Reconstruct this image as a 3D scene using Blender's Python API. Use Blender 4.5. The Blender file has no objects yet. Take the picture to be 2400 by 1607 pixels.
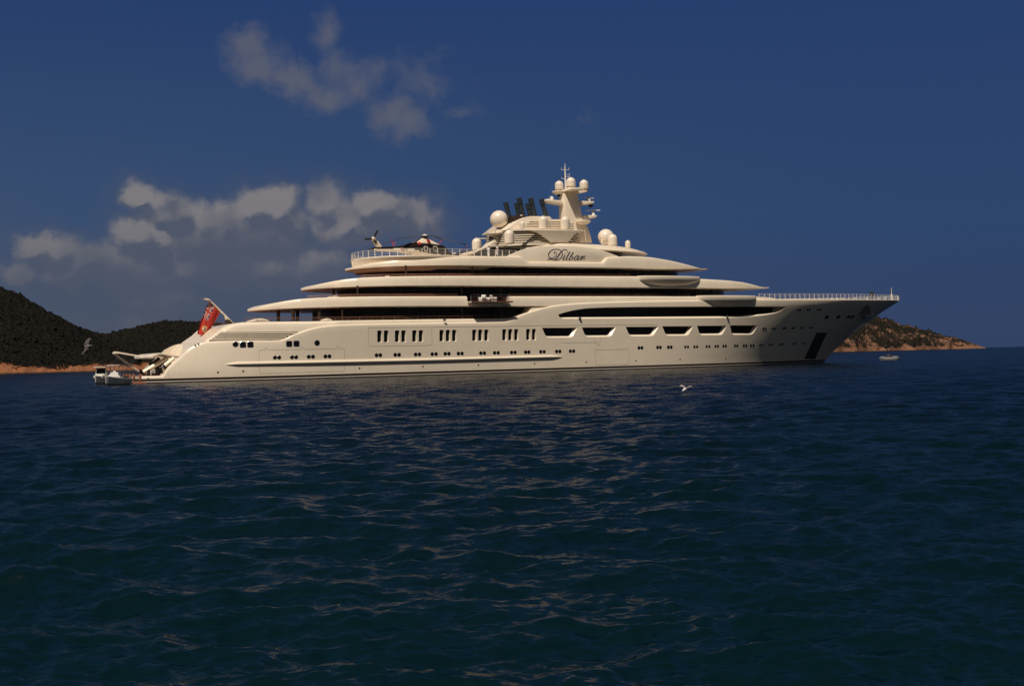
import bpy, bmesh, math, random
import numpy as np
from mathutils import Vector, Matrix, Euler, Quaternion

random.seed(7); rng = np.random.default_rng(7)
scene = bpy.context.scene
COL = scene.collection
R_ = math.radians

# ------------------------------------------------------------------ camera
FPX = 2800.0                     # focal length in photo pixels (photo 2400 x 1607)
ROLL = 0.0235
CAM_H = 2.285                    # eye height above the water, from a small boat
PITCH = 0.013044
cam_d = bpy.data.cameras.new('camera'); cam = bpy.data.objects.new('camera', cam_d); COL.objects.link(cam)
cam_d.sensor_width = 36.0; cam_d.lens = FPX/2400*36
cam_d.clip_start = 0.5; cam_d.clip_end = 60000
cam.location = (0, 0, CAM_H)
cam.matrix_world = Matrix.Translation((0, 0, CAM_H)) @ (Matrix.Rotation(math.pi/2+PITCH, 4, 'X') @ Matrix.Rotation(-ROLL, 4, 'Z'))
scene.camera = cam
CAMR = np.array((Matrix.Rotation(math.pi/2+PITCH, 3, 'X') @ Matrix.Rotation(-ROLL, 3, 'Z')))

# ------------------------------------------------------------------ light and exposure
SUN_EL = R_(57); SUN_DIR = Vector((-0.36, -0.93, 0)).normalized()*math.cos(SUN_EL); SUN_DIR.z = math.sin(SUN_EL)
sun_d = bpy.data.lights.new('sun', 'SUN'); sun = bpy.data.objects.new('sun', sun_d); COL.objects.link(sun)
sun_d.energy = 4.35; sun_d.angle = R_(0.53); sun_d.color = (1.0, 0.885, 0.74)
sun.rotation_euler = SUN_DIR.to_track_quat('Z', 'Y').to_euler(); sun.location = (0, 0, 200)
vs = scene.view_settings
scene.display_settings.display_device = 'sRGB'
vs.view_transform = 'Standard'; vs.look = 'None'; vs.gamma = 1.0; vs.use_curve_mapping = False
vs.exposure = 0.0
try:
    scene.cycles.max_bounces = 6; scene.cycles.caustics_reflective = False; scene.cycles.caustics_refractive = False
except Exception: pass

class NT:
    """tiny helper for building node trees"""
    def __init__(s, tree): s.t = tree; s.n = tree.nodes; s.l = tree.links
    def node(s, typ, **kw):
        n = s.n.new(typ)
        for k, v in kw.items():
            if k == 'ins':
                for a, b in v.items(): s.put(n.inputs[a], b)
            else: setattr(n, k, v)
        return n
    def put(s, sock, val):
        if isinstance(val, bpy.types.NodeSocket): s.l.new(val, sock)
        else: sock.default_value = val
    def math(s, op, a, b=0.0, c=0.0, clamp=False):
        n = s.n.new('ShaderNodeMath'); n.operation = op; n.use_clamp = clamp
        s.put(n.inputs[0], a); s.put(n.inputs[1], b); s.put(n.inputs[2], c); return n.outputs[0]
    def mix(s, f, a, b, typ='MIX'):
        n = s.n.new('ShaderNodeMix'); n.data_type = 'RGBA'; n.blend_type = typ
        s.put(n.inputs[0], f); s.put(n.inputs[6], a); s.put(n.inputs[7], b); return n.outputs[2]
    def rng(s, v, a, b, c=0.0, d=1.0, smooth=True):
        n = s.n.new('ShaderNodeMapRange'); n.interpolation_type = 'SMOOTHSTEP' if smooth else 'LINEAR'
        s.put(n.inputs[0], v)
        for i, x in enumerate((a, b, c, d)): s.put(n.inputs[i+1], x)
        return n.outputs[0]
    def noise(s, vec, scale, detail=4.0, rough=0.5, dim='3D'):
        n = s.n.new('ShaderNodeTexNoise'); n.noise_dimensions = dim
        s.put(n.inputs['Vector'], vec); n.inputs['Scale'].default_value = scale
        n.inputs['Detail'].default_value = detail; n.inputs['Roughness'].default_value = rough
        return n.outputs[0]

# ------------------------------------------------------------------ sky
world = bpy.data.worlds.new('World'); scene.world = world; world.use_nodes = True
wn = NT(world.node_tree); wn.n.clear()
sky = wn.node('ShaderNodeTexSky', sky_type='NISHITA')
sky.sun_disc = False; sky.sun_elevation = SUN_EL; sky.sun_rotation = math.atan2(SUN_DIR.x, SUN_DIR.y)
sky.altitude = 0; sky.air_density = 1.0; sky.dust_density = 0.3; sky.ozone_density = 3.0
gen = wn.node('ShaderNodeTexCoord').outputs['Generated']
sep = wn.node('ShaderNodeSeparateXYZ', ins={0: gen})
az = wn.math('ARCTAN2', sep.outputs[0], sep.outputs[1])
el = wn.math('ARCSINE', sep.outputs[2])
def pxaz(x): return math.atan((x-1200)/FPX)
def pxel(x, y): return math.atan((813+ROLL*(2350-x)-y)/FPX)
cv = wn.node('ShaderNodeCombineXYZ', ins={0: az, 1: el, 2: 0.0}).outputs[0]
def vadd(a, b): return wn.node('ShaderNodeVectorMath', operation='ADD', ins={0: a, 1: b}).outputs[0]
def warp(v, scale, amt, detail=7.0, rough=0.6):
    n = wn.n.new('ShaderNodeTexNoise'); wn.put(n.inputs['Vector'], v); n.inputs['Scale'].default_value = scale
    n.inputs['Detail'].default_value = detail; n.inputs['Roughness'].default_value = rough
    d = wn.node('ShaderNodeVectorMath', operation='SUBTRACT', ins={0: n.outputs[1], 1: (0.5, 0.5, 0.5)}).outputs[0]
    sc = wn.n.new('ShaderNodeVectorMath'); sc.operation = 'SCALE'; wn.put(sc.inputs[0], d); sc.inputs[3].default_value = amt
    return vadd(v, wn.node('ShaderNodeVectorMath', operation='MULTIPLY', ins={0: sc.outputs[0], 1: (1, 1, 0)}).outputs[0])
def puffs(v, lst, k=0.18):
    """union of soft round cloud heads; each is (photo x, y, rx, ry, weight)"""
    t = None
    for x, y, rx, ry, w in lst:
        c = (pxaz(x), pxel(x, y)); r = (rx/FPX, ry/FPX)
        q = wn.node('ShaderNodeVectorMath', operation='MULTIPLY_ADD', ins={0: v, 1: (1/r[0], 1/r[1], 0), 2: (-c[0]/r[0], -c[1]/r[1], 0)}).outputs[0]
        L = wn.node('ShaderNodeVectorMath', operation='LENGTH', ins={0: q}).outputs['Value']
        f = wn.math('MULTIPLY_ADD', L, -w, w)
        t = f if t is None else wn.math('SMOOTH_MAX', t, f, k)
    return t
HEADS = [(604, 497, 78, 62, 1), (652, 492, 70, 62, 1), (692, 522, 50, 50, 1), (328, 480, 52, 40, .9), (405, 503, 82, 54, 1), (465, 512, 60, 46, 1), (533, 524, 90, 52, 1), (326, 566, 78, 58, 1), (372, 582, 62, 50, 1),
         (100, 602, 66, 50, 1), (143, 616, 60, 46, 1), (195, 642, 74, 52, 1), (172, 664, 86, 56, .9), (50, 664, 52, 36, .8), (770, 478, 60, 46, .8), (871, 476, 70, 50, .9), (925, 498, 90, 58, .9), (990, 512, 78, 54, .85), (825, 520, 130, 80, .9),
         (487, 556, 160, 80, 1), (590, 560, 150, 90, 1), (615, 632, 170, 74, .85), (743, 620, 130, 66, .8), (310, 648, 150, 70, .9), (365, 698, 130, 62, .8), (470, 620, 190, 70, .8), (333, 760, 60, 30, .6),
         (-480, 560, 300, 110, 1), (-820, 420, 260, 130, 1)]
WISPS = [(594, 122, 90, 66, .9), (622, 172, 110, 84, 1), (692, 182, 120, 66, 1), (768, 212, 110, 62, .95), (779, 96, 50, 84, .6), (818, 150, 110, 70, .8), (866, 184, 100, 66, .75), (937, 268, 100, 80, .9), (975, 285, 90, 56, .9), (1004, 170, 110, 84, .5), (1090, 240, 70, 44, .45), (1370, 266, 60, 34, .28)]
wc = warp(warp(cv, 20.0, 0.034, 4.0, 0.5), 70.0, 0.014, 6.0, 0.62)
LOFF = (-0.006, 0.0125, 0.0)
F0 = puffs(wc, HEADS); F1 = puffs(vadd(wc, LOFF), HEADS)
fine_n = wn.noise(cv, 60.0, 8.0, 0.62)
F0 = wn.math('ADD', F0, wn.math('MULTIPLY', wn.math('SUBTRACT', fine_n, 0.5), 0.55))
lowel = wn.rng(el, 0.03, 0.115)
a_c = wn.math('MULTIPLY', wn.rng(F0, -0.07, 0.46), wn.rng(lowel, 0.0, 1.0, 0.35, 1.0))
relief = wn.rng(wn.math('ADD', wn.math('SUBTRACT', F0, F1), wn.math('MULTIPLY', wn.math('SUBTRACT', fine_n, 0.5), 0.35)), -0.14, 0.42)
veil = wn.math('MULTIPLY', wn.rng(wn.math('ADD', F0, wn.math('MULTIPLY', wn.math('SUBTRACT', wn.noise(cv, 9.0, 5.0), 0.5), 0.8)), -0.75, 0.35), 0.40)
ww = warp(warp(cv, 14.0, 0.050, 4.0, 0.5), 50.0, 0.022, 7.0, 0.65)
W0 = puffs(ww, [(x, y, rx*0.86, ry*0.86, w) for x, y, rx, ry, w in WISPS], 0.22)
W0 = wn.math('ADD', W0, wn.math('MULTIPLY', wn.math('SUBTRACT', wn.noise(cv, 30.0, 8.0, 0.64), 0.5), 1.5))
a_w = wn.rng(W0, -0.05, 0.95)
thick = wn.rng(F0, 0.15, 0.8)
leftness = wn.rng(az, -0.45, 0.40, 1.0, 0.0)
hor_c = wn.mix(leftness, (0.78, 1.50, 3.75, 1), (2.15, 2.62, 3.75, 1))
mid_c = wn.mix(leftness, (0.72, 1.72, 4.6, 1), (1.12, 2.20, 4.9, 1))
flat = wn.mix(wn.rng(el, 0.0, 0.13), hor_c, mid_c)
flat = wn.mix(wn.rng(el, 0.11, 0.32), flat, (0.55, 1.42, 4.5, 1))
flat = wn.mix(wn.rng(el, 0.34, 0.95), flat, (1.10, 1.45, 2.40, 1))
flat = wn.mix(wn.rng(wn.math('ABSOLUTE', az), 0.75, 1.5), flat, (2.5, 2.6, 3.1, 1))  # unseen sky beside and behind the camera, brightened to light the shaded bow
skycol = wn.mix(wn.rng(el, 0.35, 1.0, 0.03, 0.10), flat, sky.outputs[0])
patchy = wn.rng(wn.noise(cv, 17.0, 3.0, 0.5), 0.36, 0.66, 0.12, 1.0)
crowns = wn.rng(puffs(wc, [(625, 480, 120, 80, 1), (105, 592, 90, 60, 1), (340, 548, 100, 60, 1), (340, 470, 90, 50, 1), (880, 462, 90, 50, 1)]), 0.0, 0.6)
bright = wn.math('MULTIPLY', wn.math('MULTIPLY', relief, wn.math('MAXIMUM', patchy, crowns)), wn.rng(el, 0.05, 0.14, 0.40, 1.0))
ccol = wn.mix(bright, (2.75, 3.05, 4.05, 1), (8.4, 7.6, 7.1, 1))  # sunlit tops and grey bases put into the cloud colour
skycol = wn.mix(wn.math('MULTIPLY', a_w, 0.50), skycol, (4.9, 4.75, 5.0, 1))
skycol = wn.mix(veil, skycol, (2.2, 2.6, 3.85, 1))
skycol = wn.mix(wn.math('MULTIPLY', a_c, 0.66), skycol, ccol)
skycol = wn.mix(1.0, skycol, (0.66, 0.66, 0.66, 1), 'MULTIPLY')
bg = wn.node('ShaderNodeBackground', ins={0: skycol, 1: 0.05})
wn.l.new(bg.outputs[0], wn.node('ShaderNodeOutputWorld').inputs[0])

# ------------------------------------------------------------------ calibration: photo pixel -> real place
def ray(px, py):
    return CAMR @ np.array([(px-1200)/FPX, -(py-803.5)/FPX, -1.0])
SHIP_A = math.atan(0.361*FPX/1860)
B = 11.7                                        # half beam of the yacht
EU = np.array([math.cos(SHIP_A), math.sin(SHIP_A), 0]); EN = np.array([-math.sin(SHIP_A), math.cos(SHIP_A), 0])
_r = ray(336, 897); ORG = _r/_r[1]*163.0; ORG[2] = 0; ORG = ORG + EN*B
CAMP = np.array([0, 0, CAM_H])
def P(px, py, v):
    """pixel -> (u, z) on the fore-and-aft plane v of the yacht"""
    r = ray(px, py); t = ((ORG-CAMP) @ EN + v)/(r @ EN); q = CAMP + t*r
    return float((q-ORG) @ EU), float(q[2])
def PV(px, py, v):
    u, z = P(px, py, v); return Vector((u, v, z))
def on_water(px, py):
    r = ray(px, py); t = -CAM_H/r[2]; q = CAMP+t*r; return Vector(q)
def at(px, py, dist):
    r = ray(px, py); q = CAMP + r/r[1]*dist; return Vector(q)
SHIP_M = Matrix.Translation(Vector(ORG)) @ Matrix.Rotation(SHIP_A, 4, 'Z')
def pxm(px, v=-B, py=760):
    """metres per photo pixel at that place"""
    u, z = P(px, py, v); q = ORG + EU*u + EN*v; return float(q[1])/FPX

# ------------------------------------------------------------------ materials
MATS = {}
def mat(name, col, rough=0.5, metal=0.0, var=0.0, vscale=1.0, bump=0.0, bscale=5.0, spec=0.5, coat=0.0):
    m = bpy.data.materials.new(name); m.use_nodes = True; t = NT(m.node_tree); b = t.n['Principled BSDF']
    b.inputs['Base Color'].default_value = (*col, 1); b.inputs['Roughness'].default_value = rough
    b.inputs['Metallic'].default_value = metal; b.inputs['Specular IOR Level'].default_value = spec
    b.inputs['Coat Weight'].default_value = coat
    oc = t.node('ShaderNodeTexCoord').outputs['Object']
    if var:
        n = t.noise(oc, vscale, 5.0, 0.6)
        c = t.mix(t.rng(n, 0.3, 0.7), tuple(x*(1-var) for x in col)+(1,), tuple(min(1, x*(1+var)) for x in col)+(1,))
        t.l.new(c, b.inputs['Base Color'])
        t.l.new(t.rng(n, 0.2, 0.8, rough*0.8, min(1, rough*1.25)), b.inputs['Roughness'])
    if bump:
        bn = t.node('ShaderNodeBump', ins={'Strength': bump, 'Distance': 0.05, 'Height': t.noise(oc, bscale, 4.0)})
        t.l.new(bn.outputs[0], b.inputs['Normal'])
    MATS[name] = m; return m
CREAM = (0.765, 0.672, 0.542)
M_cream = mat('cream_paint', CREAM, 0.28, 0, 0.035, 0.35, coat=0.15)
M_cream2 = mat('cream_paint_matt', (0.75, 0.65, 0.52), 0.45, 0, 0.04, 0.6)
M_seam = mat('seam_grey', (0.50, 0.43, 0.34), 0.6)  # muted cream for shell joints, drain rims and louvre backing
M_glass = mat('dark_glass', (0.006, 0.006, 0.007), 0.12, 0, spec=0.28)
M_glass2 = mat('smoked_glass', (0.012, 0.012, 0.013), 0.22, 0, 0.3, 0.4, spec=0.22)
M_dark = mat('dark_trim', (0.02, 0.02, 0.022), 0.4, 0, 0.2, 3)
M_teak = mat('teak', (0.20, 0.085, 0.045), 0.5, 0, 0.25, 4)
M_pillar = mat('pillar_bronze', (0.055, 0.036, 0.027), 0.4, 0.2, 0.2, 3)
M_chrome = mat('chrome', (0.62, 0.62, 0.62), 0.15, 1.0)
M_smoke = mat('exhaust_steel', (0.075, 0.095, 0.11), 0.20, 0.6)
M_white = mat('white_paint', (0.72, 0.70, 0.66), 0.35, 0, 0.04, 1)
M_rail = mat('white_rail', (0.75, 0.70, 0.62), 0.4)
M_grey = mat('lettering_grey', (0.085, 0.080, 0.085), 0.5)
M_steel = mat('dark_steel_plate', (0.075, 0.076, 0.082), 0.45, 0.4, 0.3, 1.0)
M_plate = mat('pocket_grey', (0.22, 0.21, 0.20), 0.5)
M_red = mat('red_cover', (0.62, 0.04, 0.025), 0.7, 0, 0.15, 6)
M_black = mat('black_gloss', (0.014, 0.009, 0.008), 0.22, 0, spec=0.4)
M_rubber = mat('rubber', (0.007, 0.007, 0.008), 0.8)
M_wood = mat('weathered_wood', (0.30, 0.12, 0.06), 0.75, 0, 0.3, 4, 0.4, 12)
M_fabric = mat('white_fabric', (0.74, 0.70, 0.66), 0.9, 0, 0.06, 5)
M_skin = mat('skin', (0.36, 0.20, 0.13), 0.6)
M_shirt = mat('blue_shirt', (0.16, 0.26, 0.48), 0.85, 0, 0.1, 8)
M_wshirt = mat('white_shirt', (0.75, 0.76, 0.80), 0.85, 0, 0.06, 8)
M_trous = mat('beige_trousers', (0.50, 0.42, 0.33), 0.85, 0, 0.1, 8)
M_hair = mat('dark_hair', (0.02, 0.014, 0.01), 0.7)
M_gull = mat('gull_white', (0.66, 0.66, 0.66), 0.8)
M_gullg = mat('gull_grey', (0.24, 0.215, 0.205), 0.85, 0, 0.15, 8)
M_beak = mat('beak', (0.25, 0.16, 0.05), 0.6)
M_boat = mat('boat_gelcoat', (0.66, 0.65, 0.61), 0.35, 0, 0.05, 1)
M_boatg = mat('boat_grey', (0.36, 0.37, 0.35), 0.5, 0, 0.1, 1)
M_fl_red = mat('flag_red', (0.38, 0.022, 0.012), 0.85, 0, 0.08, 2)
M_fl_blue = mat('flag_blue', (0.012, 0.018, 0.075), 0.85)
M_fl_white = mat('flag_white', (0.50, 0.46, 0.44), 0.85)
M_fl_gold = mat('flag_gold', (0.62, 0.36, 0.06), 0.85)
# hull paint: cream topsides, dark boot stripe, thin pale line under it, dark antifouling
def hull_mat():
    m = bpy.data.materials.new('hull_paint'); m.use_nodes = True; t = NT(m.node_tree); b = t.n['Principled BSDF']
    oc = t.node('ShaderNodeTexCoord').outputs['Object']; z = t.node('ShaderNodeSeparateXYZ', ins={0: oc}).outputs[2]
    n = t.noise(oc, 0.25, 5.0, 0.6)
    st = t.noise(t.node('ShaderNodeVectorMath', operation='MULTIPLY', ins={0: oc, 1: (1.5, 1.5, 0.08)}).outputs[0], 1.0, 4.0, 0.6)
    c = t.mix(t.rng(n, 0.3, 0.7), tuple(x*0.97 for x in CREAM)+(1,), tuple(x*1.02 for x in CREAM)+(1,))
    low = t.rng(z, 0.6, 3.0, 0.16, 0.02)
    c = t.mix(t.math('MULTIPLY', t.rng(st, 0.45, 0.75), low), c, (0.52, 0.42, 0.31, 1))
    def step(zv): return t.math('GREATER_THAN', z, zv)
    c2 = t.mix(step(0.62), (0.020, 0.013, 0.010, 1), c)
    c2 = t.mix(step(0.30), (0.55, 0.49, 0.42, 1), c2)
    c2 = t.mix(step(0.16), (0.03, 0.026, 0.022, 1), c2)
    t.l.new(c2, b.inputs['Base Color']); b.inputs['Roughness'].default_value = 0.27; b.inputs['Coat Weight'].default_value = 0.2
    # faint plate fairing waviness
    bn = t.node('ShaderNodeBump', ins={'Strength': 0.06, 'Distance': 0.2, 'Height': t.noise(t.node('ShaderNodeVectorMath', operation='MULTIPLY', ins={0: oc, 1: (0.5, 0.5, 0.9)}).outputs[0], 1.0, 2.0)})
    t.l.new(bn.outputs[0], b.inputs['Normal'])
    return m
M_hull = hull_mat()

# ------------------------------------------------------------------ object helpers
def link(o, parent=None):
    COL.objects.link(o)
    if parent is not None: o.parent = parent
    return o
def mesh_obj(name, verts, faces, mats, parent=None, smooth=True, angle=32, fm=None):
    me = bpy.data.meshes.new(name); me.from_pydata([tuple(map(float, v)) for v in verts], [], [tuple(map(int, f)) for f in faces])
    ms = mats if isinstance(mats, (list, tuple)) else [mats]
    for m in ms: me.materials.append(m)
    if fm is not None: me.polygons.foreach_set('material_index', fm)
    bm = bmesh.new(); bm.from_mesh(me); bmesh.ops.recalc_face_normals(bm, faces=bm.faces); bm.to_mesh(me); bm.free()
    if smooth:
        me.polygons.foreach_set('use_smooth', [True]*len(me.polygons)); me.set_sharp_from_angle(angle=R_(angle))
    me.update()
    return link(bpy.data.objects.new(name, me), parent)
def bm_obj(name, bm, mats, parent=None, smooth=True, angle=32):
    me = bpy.data.meshes.new(name); bmesh.ops.recalc_face_normals(bm, faces=bm.faces); bm.to_mesh(me); bm.free()
    for m in (mats if isinstance(mats, (list, tuple)) else [mats]): me.materials.append(m)
    if smooth:
        me.polygons.foreach_set('use_smooth', [True]*len(me.polygons)); me.set_sharp_from_angle(angle=R_(angle))
    return link(bpy.data.objects.new(name, me), parent)
def empty(name, loc, rz=0.0):
    o = bpy.data.objects.new(name, None); o.empty_display_size = 0.5; COL.objects.link(o)
    o.location = loc; o.rotation_euler = (0, 0, rz); return o
def tag(o, label=None, cat=None, group=None, kind=None):
    if label: o['label'] = label
    if cat: o['category'] = cat
    if group: o['group'] = group
    if kind: o['kind'] = kind
    return o
def copy_tree(o, parent=None):
    c = o.copy(); COL.objects.link(c)
    if parent is not None: c.parent = parent
    for ch in list(o.children): copy_tree(ch, c)
    return c

class MB:
    """collects shapes for one mesh"""
    def __init__(s): s.v = []; s.f = []; s.m = []
    def add(s, vs_, fs_, mi=0):
        k = len(s.v); s.v += [Vector(v) for v in vs_]; s.f += [tuple(i+k for i in f) for f in fs_]; s.m += [mi]*len(fs_)
    def box(s, c, size, mi=0, rot=None):
        c = Vector(c); hx, hy, hz = [x/2 for x in size]
        vs_ = [Vector((x, y, z)) for x in (-hx, hx) for y in (-hy, hy) for z in (-hz, hz)]
        if rot is not None: vs_ = [rot @ v for v in vs_]
        s.add([c+v for v in vs_], [(0, 1, 3, 2), (4, 6, 7, 5), (0, 4, 5, 1), (2, 3, 7, 6), (0, 2, 6, 4), (1, 5, 7, 3)], mi)
    def tube(s, pts, rad, seg=8, mi=0, cap=True):
        pts = [Vector(p) for p in pts]; n = len(pts); rads = rad if isinstance(rad, (list, tuple)) else [rad]*n
        vs_ = []; up = Vector((0, 0, 1))
        for i, p in enumerate(pts):
            d = (pts[min(i+1, n-1)]-pts[max(i-1, 0)]).normalized()
            a = d.cross(up)
            if a.length < 1e-3: a = d.cross(Vector((1, 0, 0)))
            a.normalize(); b = d.cross(a)
            for k in range(seg):
                t = 2*math.pi*k/seg; vs_.append(p+(a*math.cos(t)+b*math.sin(t))*rads[i])
        fs_ = [(i*seg+k, i*seg+(k+1) % seg, (i+1)*seg+(k+1) % seg, (i+1)*seg+k) for i in range(n-1) for k in range(seg)]
        if cap: fs_ += [tuple(range(seg))[::-1], tuple(range((n-1)*seg, n*seg))]
        s.add(vs_, fs_, mi)
    def lathe(s, c, prof, seg=28, mi=0, axis=None):
        """prof: list of (radius, height) from c along axis"""
        c = Vector(c); q = Vector((0, 0, 1)).rotation_difference(Vector(axis).normalized()) if axis is not None else Quaternion()
        vs_ = []
        for r, h in prof:
            for k in range(seg):
                t = 2*math.pi*k/seg; vs_.append(c + q @ Vector((r*math.cos(t), r*math.sin(t), h)))
        n = len(prof)
        fs_ = [(i*seg+k, i*seg+(k+1) % seg, (i+1)*seg+(k+1) % seg, (i+1)*seg+k) for i in range(n-1) for k in range(seg)]
        fs_ += [tuple(range(seg))[::-1], tuple(range((n-1)*seg, n*seg))]
        s.add(vs_, fs_, mi)
    def build(s, name, mats, parent=None, smooth=True, angle=32):
        return mesh_obj(name, s.v, s.f, mats, parent, smooth, angle, s.m)

def loft(name, rings, mats, parent=None, angle=32, fm=None, caps=True, raw=False):
    n = len(rings[0]); v = [p for r in rings for p in r]; f = []
    for i in range(len(rings)-1):
        for k in range(n): f.append((i*n+k, i*n+(k+1) % n, (i+1)*n+(k+1) % n, (i+1)*n+k))
    if caps: f += [tuple(range(n))[::-1], tuple(range((len(rings)-1)*n, len(rings)*n))]
    if raw: return v, f
    return mesh_obj(name, v, f, mats, parent, True, angle, fm)
def prism(name, pxpoly, v0, v1, m, parent, bev=0.08, angle=32, pv=None):
    """a plate or block whose fore-and-aft outline was measured on the plane pv (default v0)"""
    pv = v0 if pv is None else pv
    pts = [P(x, y, pv) for x, y in pxpoly]
    return prism_uz(name, pts, v0, v1, m, parent, bev, angle)
def prism_uz(name, pts, v0, v1, m, parent, bev=0.08, angle=32):
    bm = bmesh.new(); a = [bm.verts.new((u, v0, z)) for u, z in pts]; b = [bm.verts.new((u, v1, z)) for u, z in pts]
    n = len(pts); bm.faces.new(a); bm.faces.new(b[::-1])
    for i in range(n): bm.faces.new((a[i], b[i], b[(i+1) % n], a[(i+1) % n]))
    bmesh.ops.recalc_face_normals(bm, faces=bm.faces)
    if bev: bmesh.ops.bevel(bm, geom=list(bm.edges), offset=bev, segments=2, affect='EDGES', profile=0.5, clamp_overlap=True)
    return bm_obj(name, bm, m, parent, True, angle)
def interp(xs, ys, x): return float(np.interp(x, xs, ys))

# ================================================================== WATER
def make_water():
    th_f = np.arange(-0.62, 0.6201, 0.0034)
    th_b = np.linspace(0.62, 2*math.pi-0.62, 70)[1:-1]
    th = np.concatenate([th_f, th_b]); n_f = len(th_f); nt = len(th)
    r = [0.6]
    while r[-1] < 6: r.append(r[-1]+0.3)
    while r[-1] < 75: r.append(r[-1]+max(0.028, 0.0040*r[-1]))
    while r[-1] < 330: r.append(r[-1]+0.30+max(0, r[-1]-200)*0.004)
    while r[-1] < 45000: r.append(r[-1]*1.035+0.2)
    r = np.array(r); nr = len(r)
    R, T = np.meshgrid(r, th, indexing='ij')
    X = R*np.sin(T); Y = R*np.cos(T); Z = np.zeros_like(X)
    dth = np.where(np.arange(nt) < n_f, 0.0034, 0.075)[None, :]
    dr = np.gradient(r)[:, None]
    space = np.maximum(dr, R*dth)
    act = slice(0, int(np.searchsorted(r, 420)))
    dX = np.zeros_like(X); dY = np.zeros_like(Y)
    g = np.random.default_rng(11)
    N = 110
    lam = np.exp(g.uniform(math.log(0.13), math.log(3.0), N))
    main = math.radians(262)                       # waves run towards the camera, a little to the left
    for i in range(N):
        L = lam[i]; k = 2*math.pi/L
        spread = 0.85 if L < 1.2 else 0.5
        d = main + g.normal(0, spread)
        slope = 0.043*(1.0 if L < 1.0 else (1.0/L)**0.66)*g.uniform(0.6, 1.4)
        a = slope/k
        ph = (X[act]*math.cos(d)+Y[act]*math.sin(d))*k + g.uniform(0, 6.28)
        fade = np.clip((L/space[act]-2.2)/2.5, 0, 1)
        # gustiness: patches of livelier and calmer water
        s_ = np.sin(ph); c_ = np.cos(ph)
        Z[act] += a*fade*c_
        q = 0.6*a*fade
        dX[act] -= q*math.cos(d)*s_; dY[act] -= q*math.sin(d)*s_
    X = X+dX; Y = Y+dY
    v = np.stack([X, Y, Z], -1).reshape(-1, 3)
    idx = np.arange(nr*nt).reshape(nr, nt)
    a = idx[:-1, :]; b = np.roll(idx, -1, 1)[:-1, :]; c = np.roll(idx, -1, 1)[1:, :]; d = idx[1:, :]
    f = np.stack([a, d, c, b], -1).reshape(-1, 4)
    me = bpy.data.meshes.new('water')
    nv = len(v)+1; v = np.concatenate([v, [[0, 0, 0]]])
    tri = np.stack([np.full(nt, nv-1), idx[0], np.roll(idx[0], -1)], -1)
    me.vertices.add(nv); me.vertices.foreach_set('co', v.astype(np.float32).ravel())
    nl = f.size+tri.size; me.loops.add(nl)
    me.loops.foreach_set('vertex_index', np.concatenate([f.ravel(), tri.ravel()]).astype(np.int32))
    npoly = len(f)+len(tri); me.polygons.add(npoly)
    me.polygons.foreach_set('loop_start', np.concatenate([np.arange(len(f))*4, len(f)*4+np.arange(len(tri))*3]).astype(np.int32))
    me.polygons.foreach_set('use_smooth', np.ones(npoly, bool))
    me.update(); me.validate()
    m = bpy.data.materials.new('sea_water'); m.use_nodes = True; t = NT(m.node_tree); bs = t.n['Principled BSDF']
    oc = t.node('ShaderNodeTexCoord').outputs['Object']
    so = t.node('ShaderNodeSeparateXYZ', ins={0: oc})
    flat = t.node('ShaderNodeCombineXYZ', ins={0: so.outputs[0], 1: so.outputs[1], 2: 0.0}).outputs[0]
    dist = t.node('ShaderNodeVectorMath', operation='LENGTH', ins={0: flat}).outputs['Value']
    # water colour: greener and lighter close by, darker blue further out
    near = t.rng(dist, 6.0, 60.0, 1.0, 0.0)
    n = t.noise(flat, 0.05, 3.0)
    col = t.mix(near, (0.0009, 0.0046, 0.0088, 1), (0.0012, 0.0092, 0.0126, 1))
    col = t.mix(t.rng(n, 0.35, 0.65, 0.0, 0.35), col, (0.0006, 0.0034, 0.0066, 1))
    t.l.new(col, bs.inputs['Base Color'])
    bs.inputs['Roughness'].default_value = 0.18; bs.inputs['IOR'].default_value = 1.333; bs.inputs['Specular IOR Level'].default_value = 0.33   # seen through a polariser
    w = t.node('ShaderNodeVectorMath', operation='MULTIPLY', ins={0: flat, 1: (0.60, 1.0, 1.0)}).outputs[0]
    def slopes(scale, detail):
        n_ = t.n.new('ShaderNodeTexNoise'); t.put(n_.inputs['Vector'], w); n_.inputs['Scale'].default_value = scale
        n_.inputs['Detail'].default_value = detail; n_.inputs['Roughness'].default_value = 0.65
        return t.node('ShaderNodeVectorMath', operation='SUBTRACT', ins={0: n_.outputs[1], 1: (0.5, 0.5, 0.5)}).outputs[0]
    def scaled(v_, k_):
        n_ = t.n.new('ShaderNodeVectorMath'); n_.operation = 'SCALE'; t.put(n_.inputs[0], v_); t.put(n_.inputs[3], k_); return n_.outputs[0]
    far = t.rng(dist, 60.0, 330.0)
    v1 = t.node('ShaderNodeVectorMath', operation='ADD', ins={0: scaled(slopes(9.0, 3.0), 1.35), 1: scaled(slopes(2.6, 4.0), 0.50)}).outputs[0]
    v2 = scaled(slopes(0.9, 4.0), t.math('MULTIPLY', far, 1.55))
    v3 = scaled(slopes(0.12, 3.0), t.math('MULTIPLY', far, 0.95))
    sm = t.node('ShaderNodeVectorMath', operation='ADD', ins={0: v1, 1: v2}).outputs[0]
    sm = t.node('ShaderNodeVectorMath', operation='ADD', ins={0: sm, 1: v3}).outputs[0]
    sm = t.node('ShaderNodeVectorMath', operation='MULTIPLY', ins={0: sm, 1: (0.8, 1.0, 0.0)}).outputs[0]
    gn = t.node('ShaderNodeNewGeometry').outputs['Normal']
    nn = t.node('ShaderNodeVectorMath', operation='ADD', ins={0: gn, 1: sm}).outputs[0]
    nn = t.node('ShaderNodeVectorMath', operation='NORMALIZE', ins={0: nn}).outputs[0]
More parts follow.
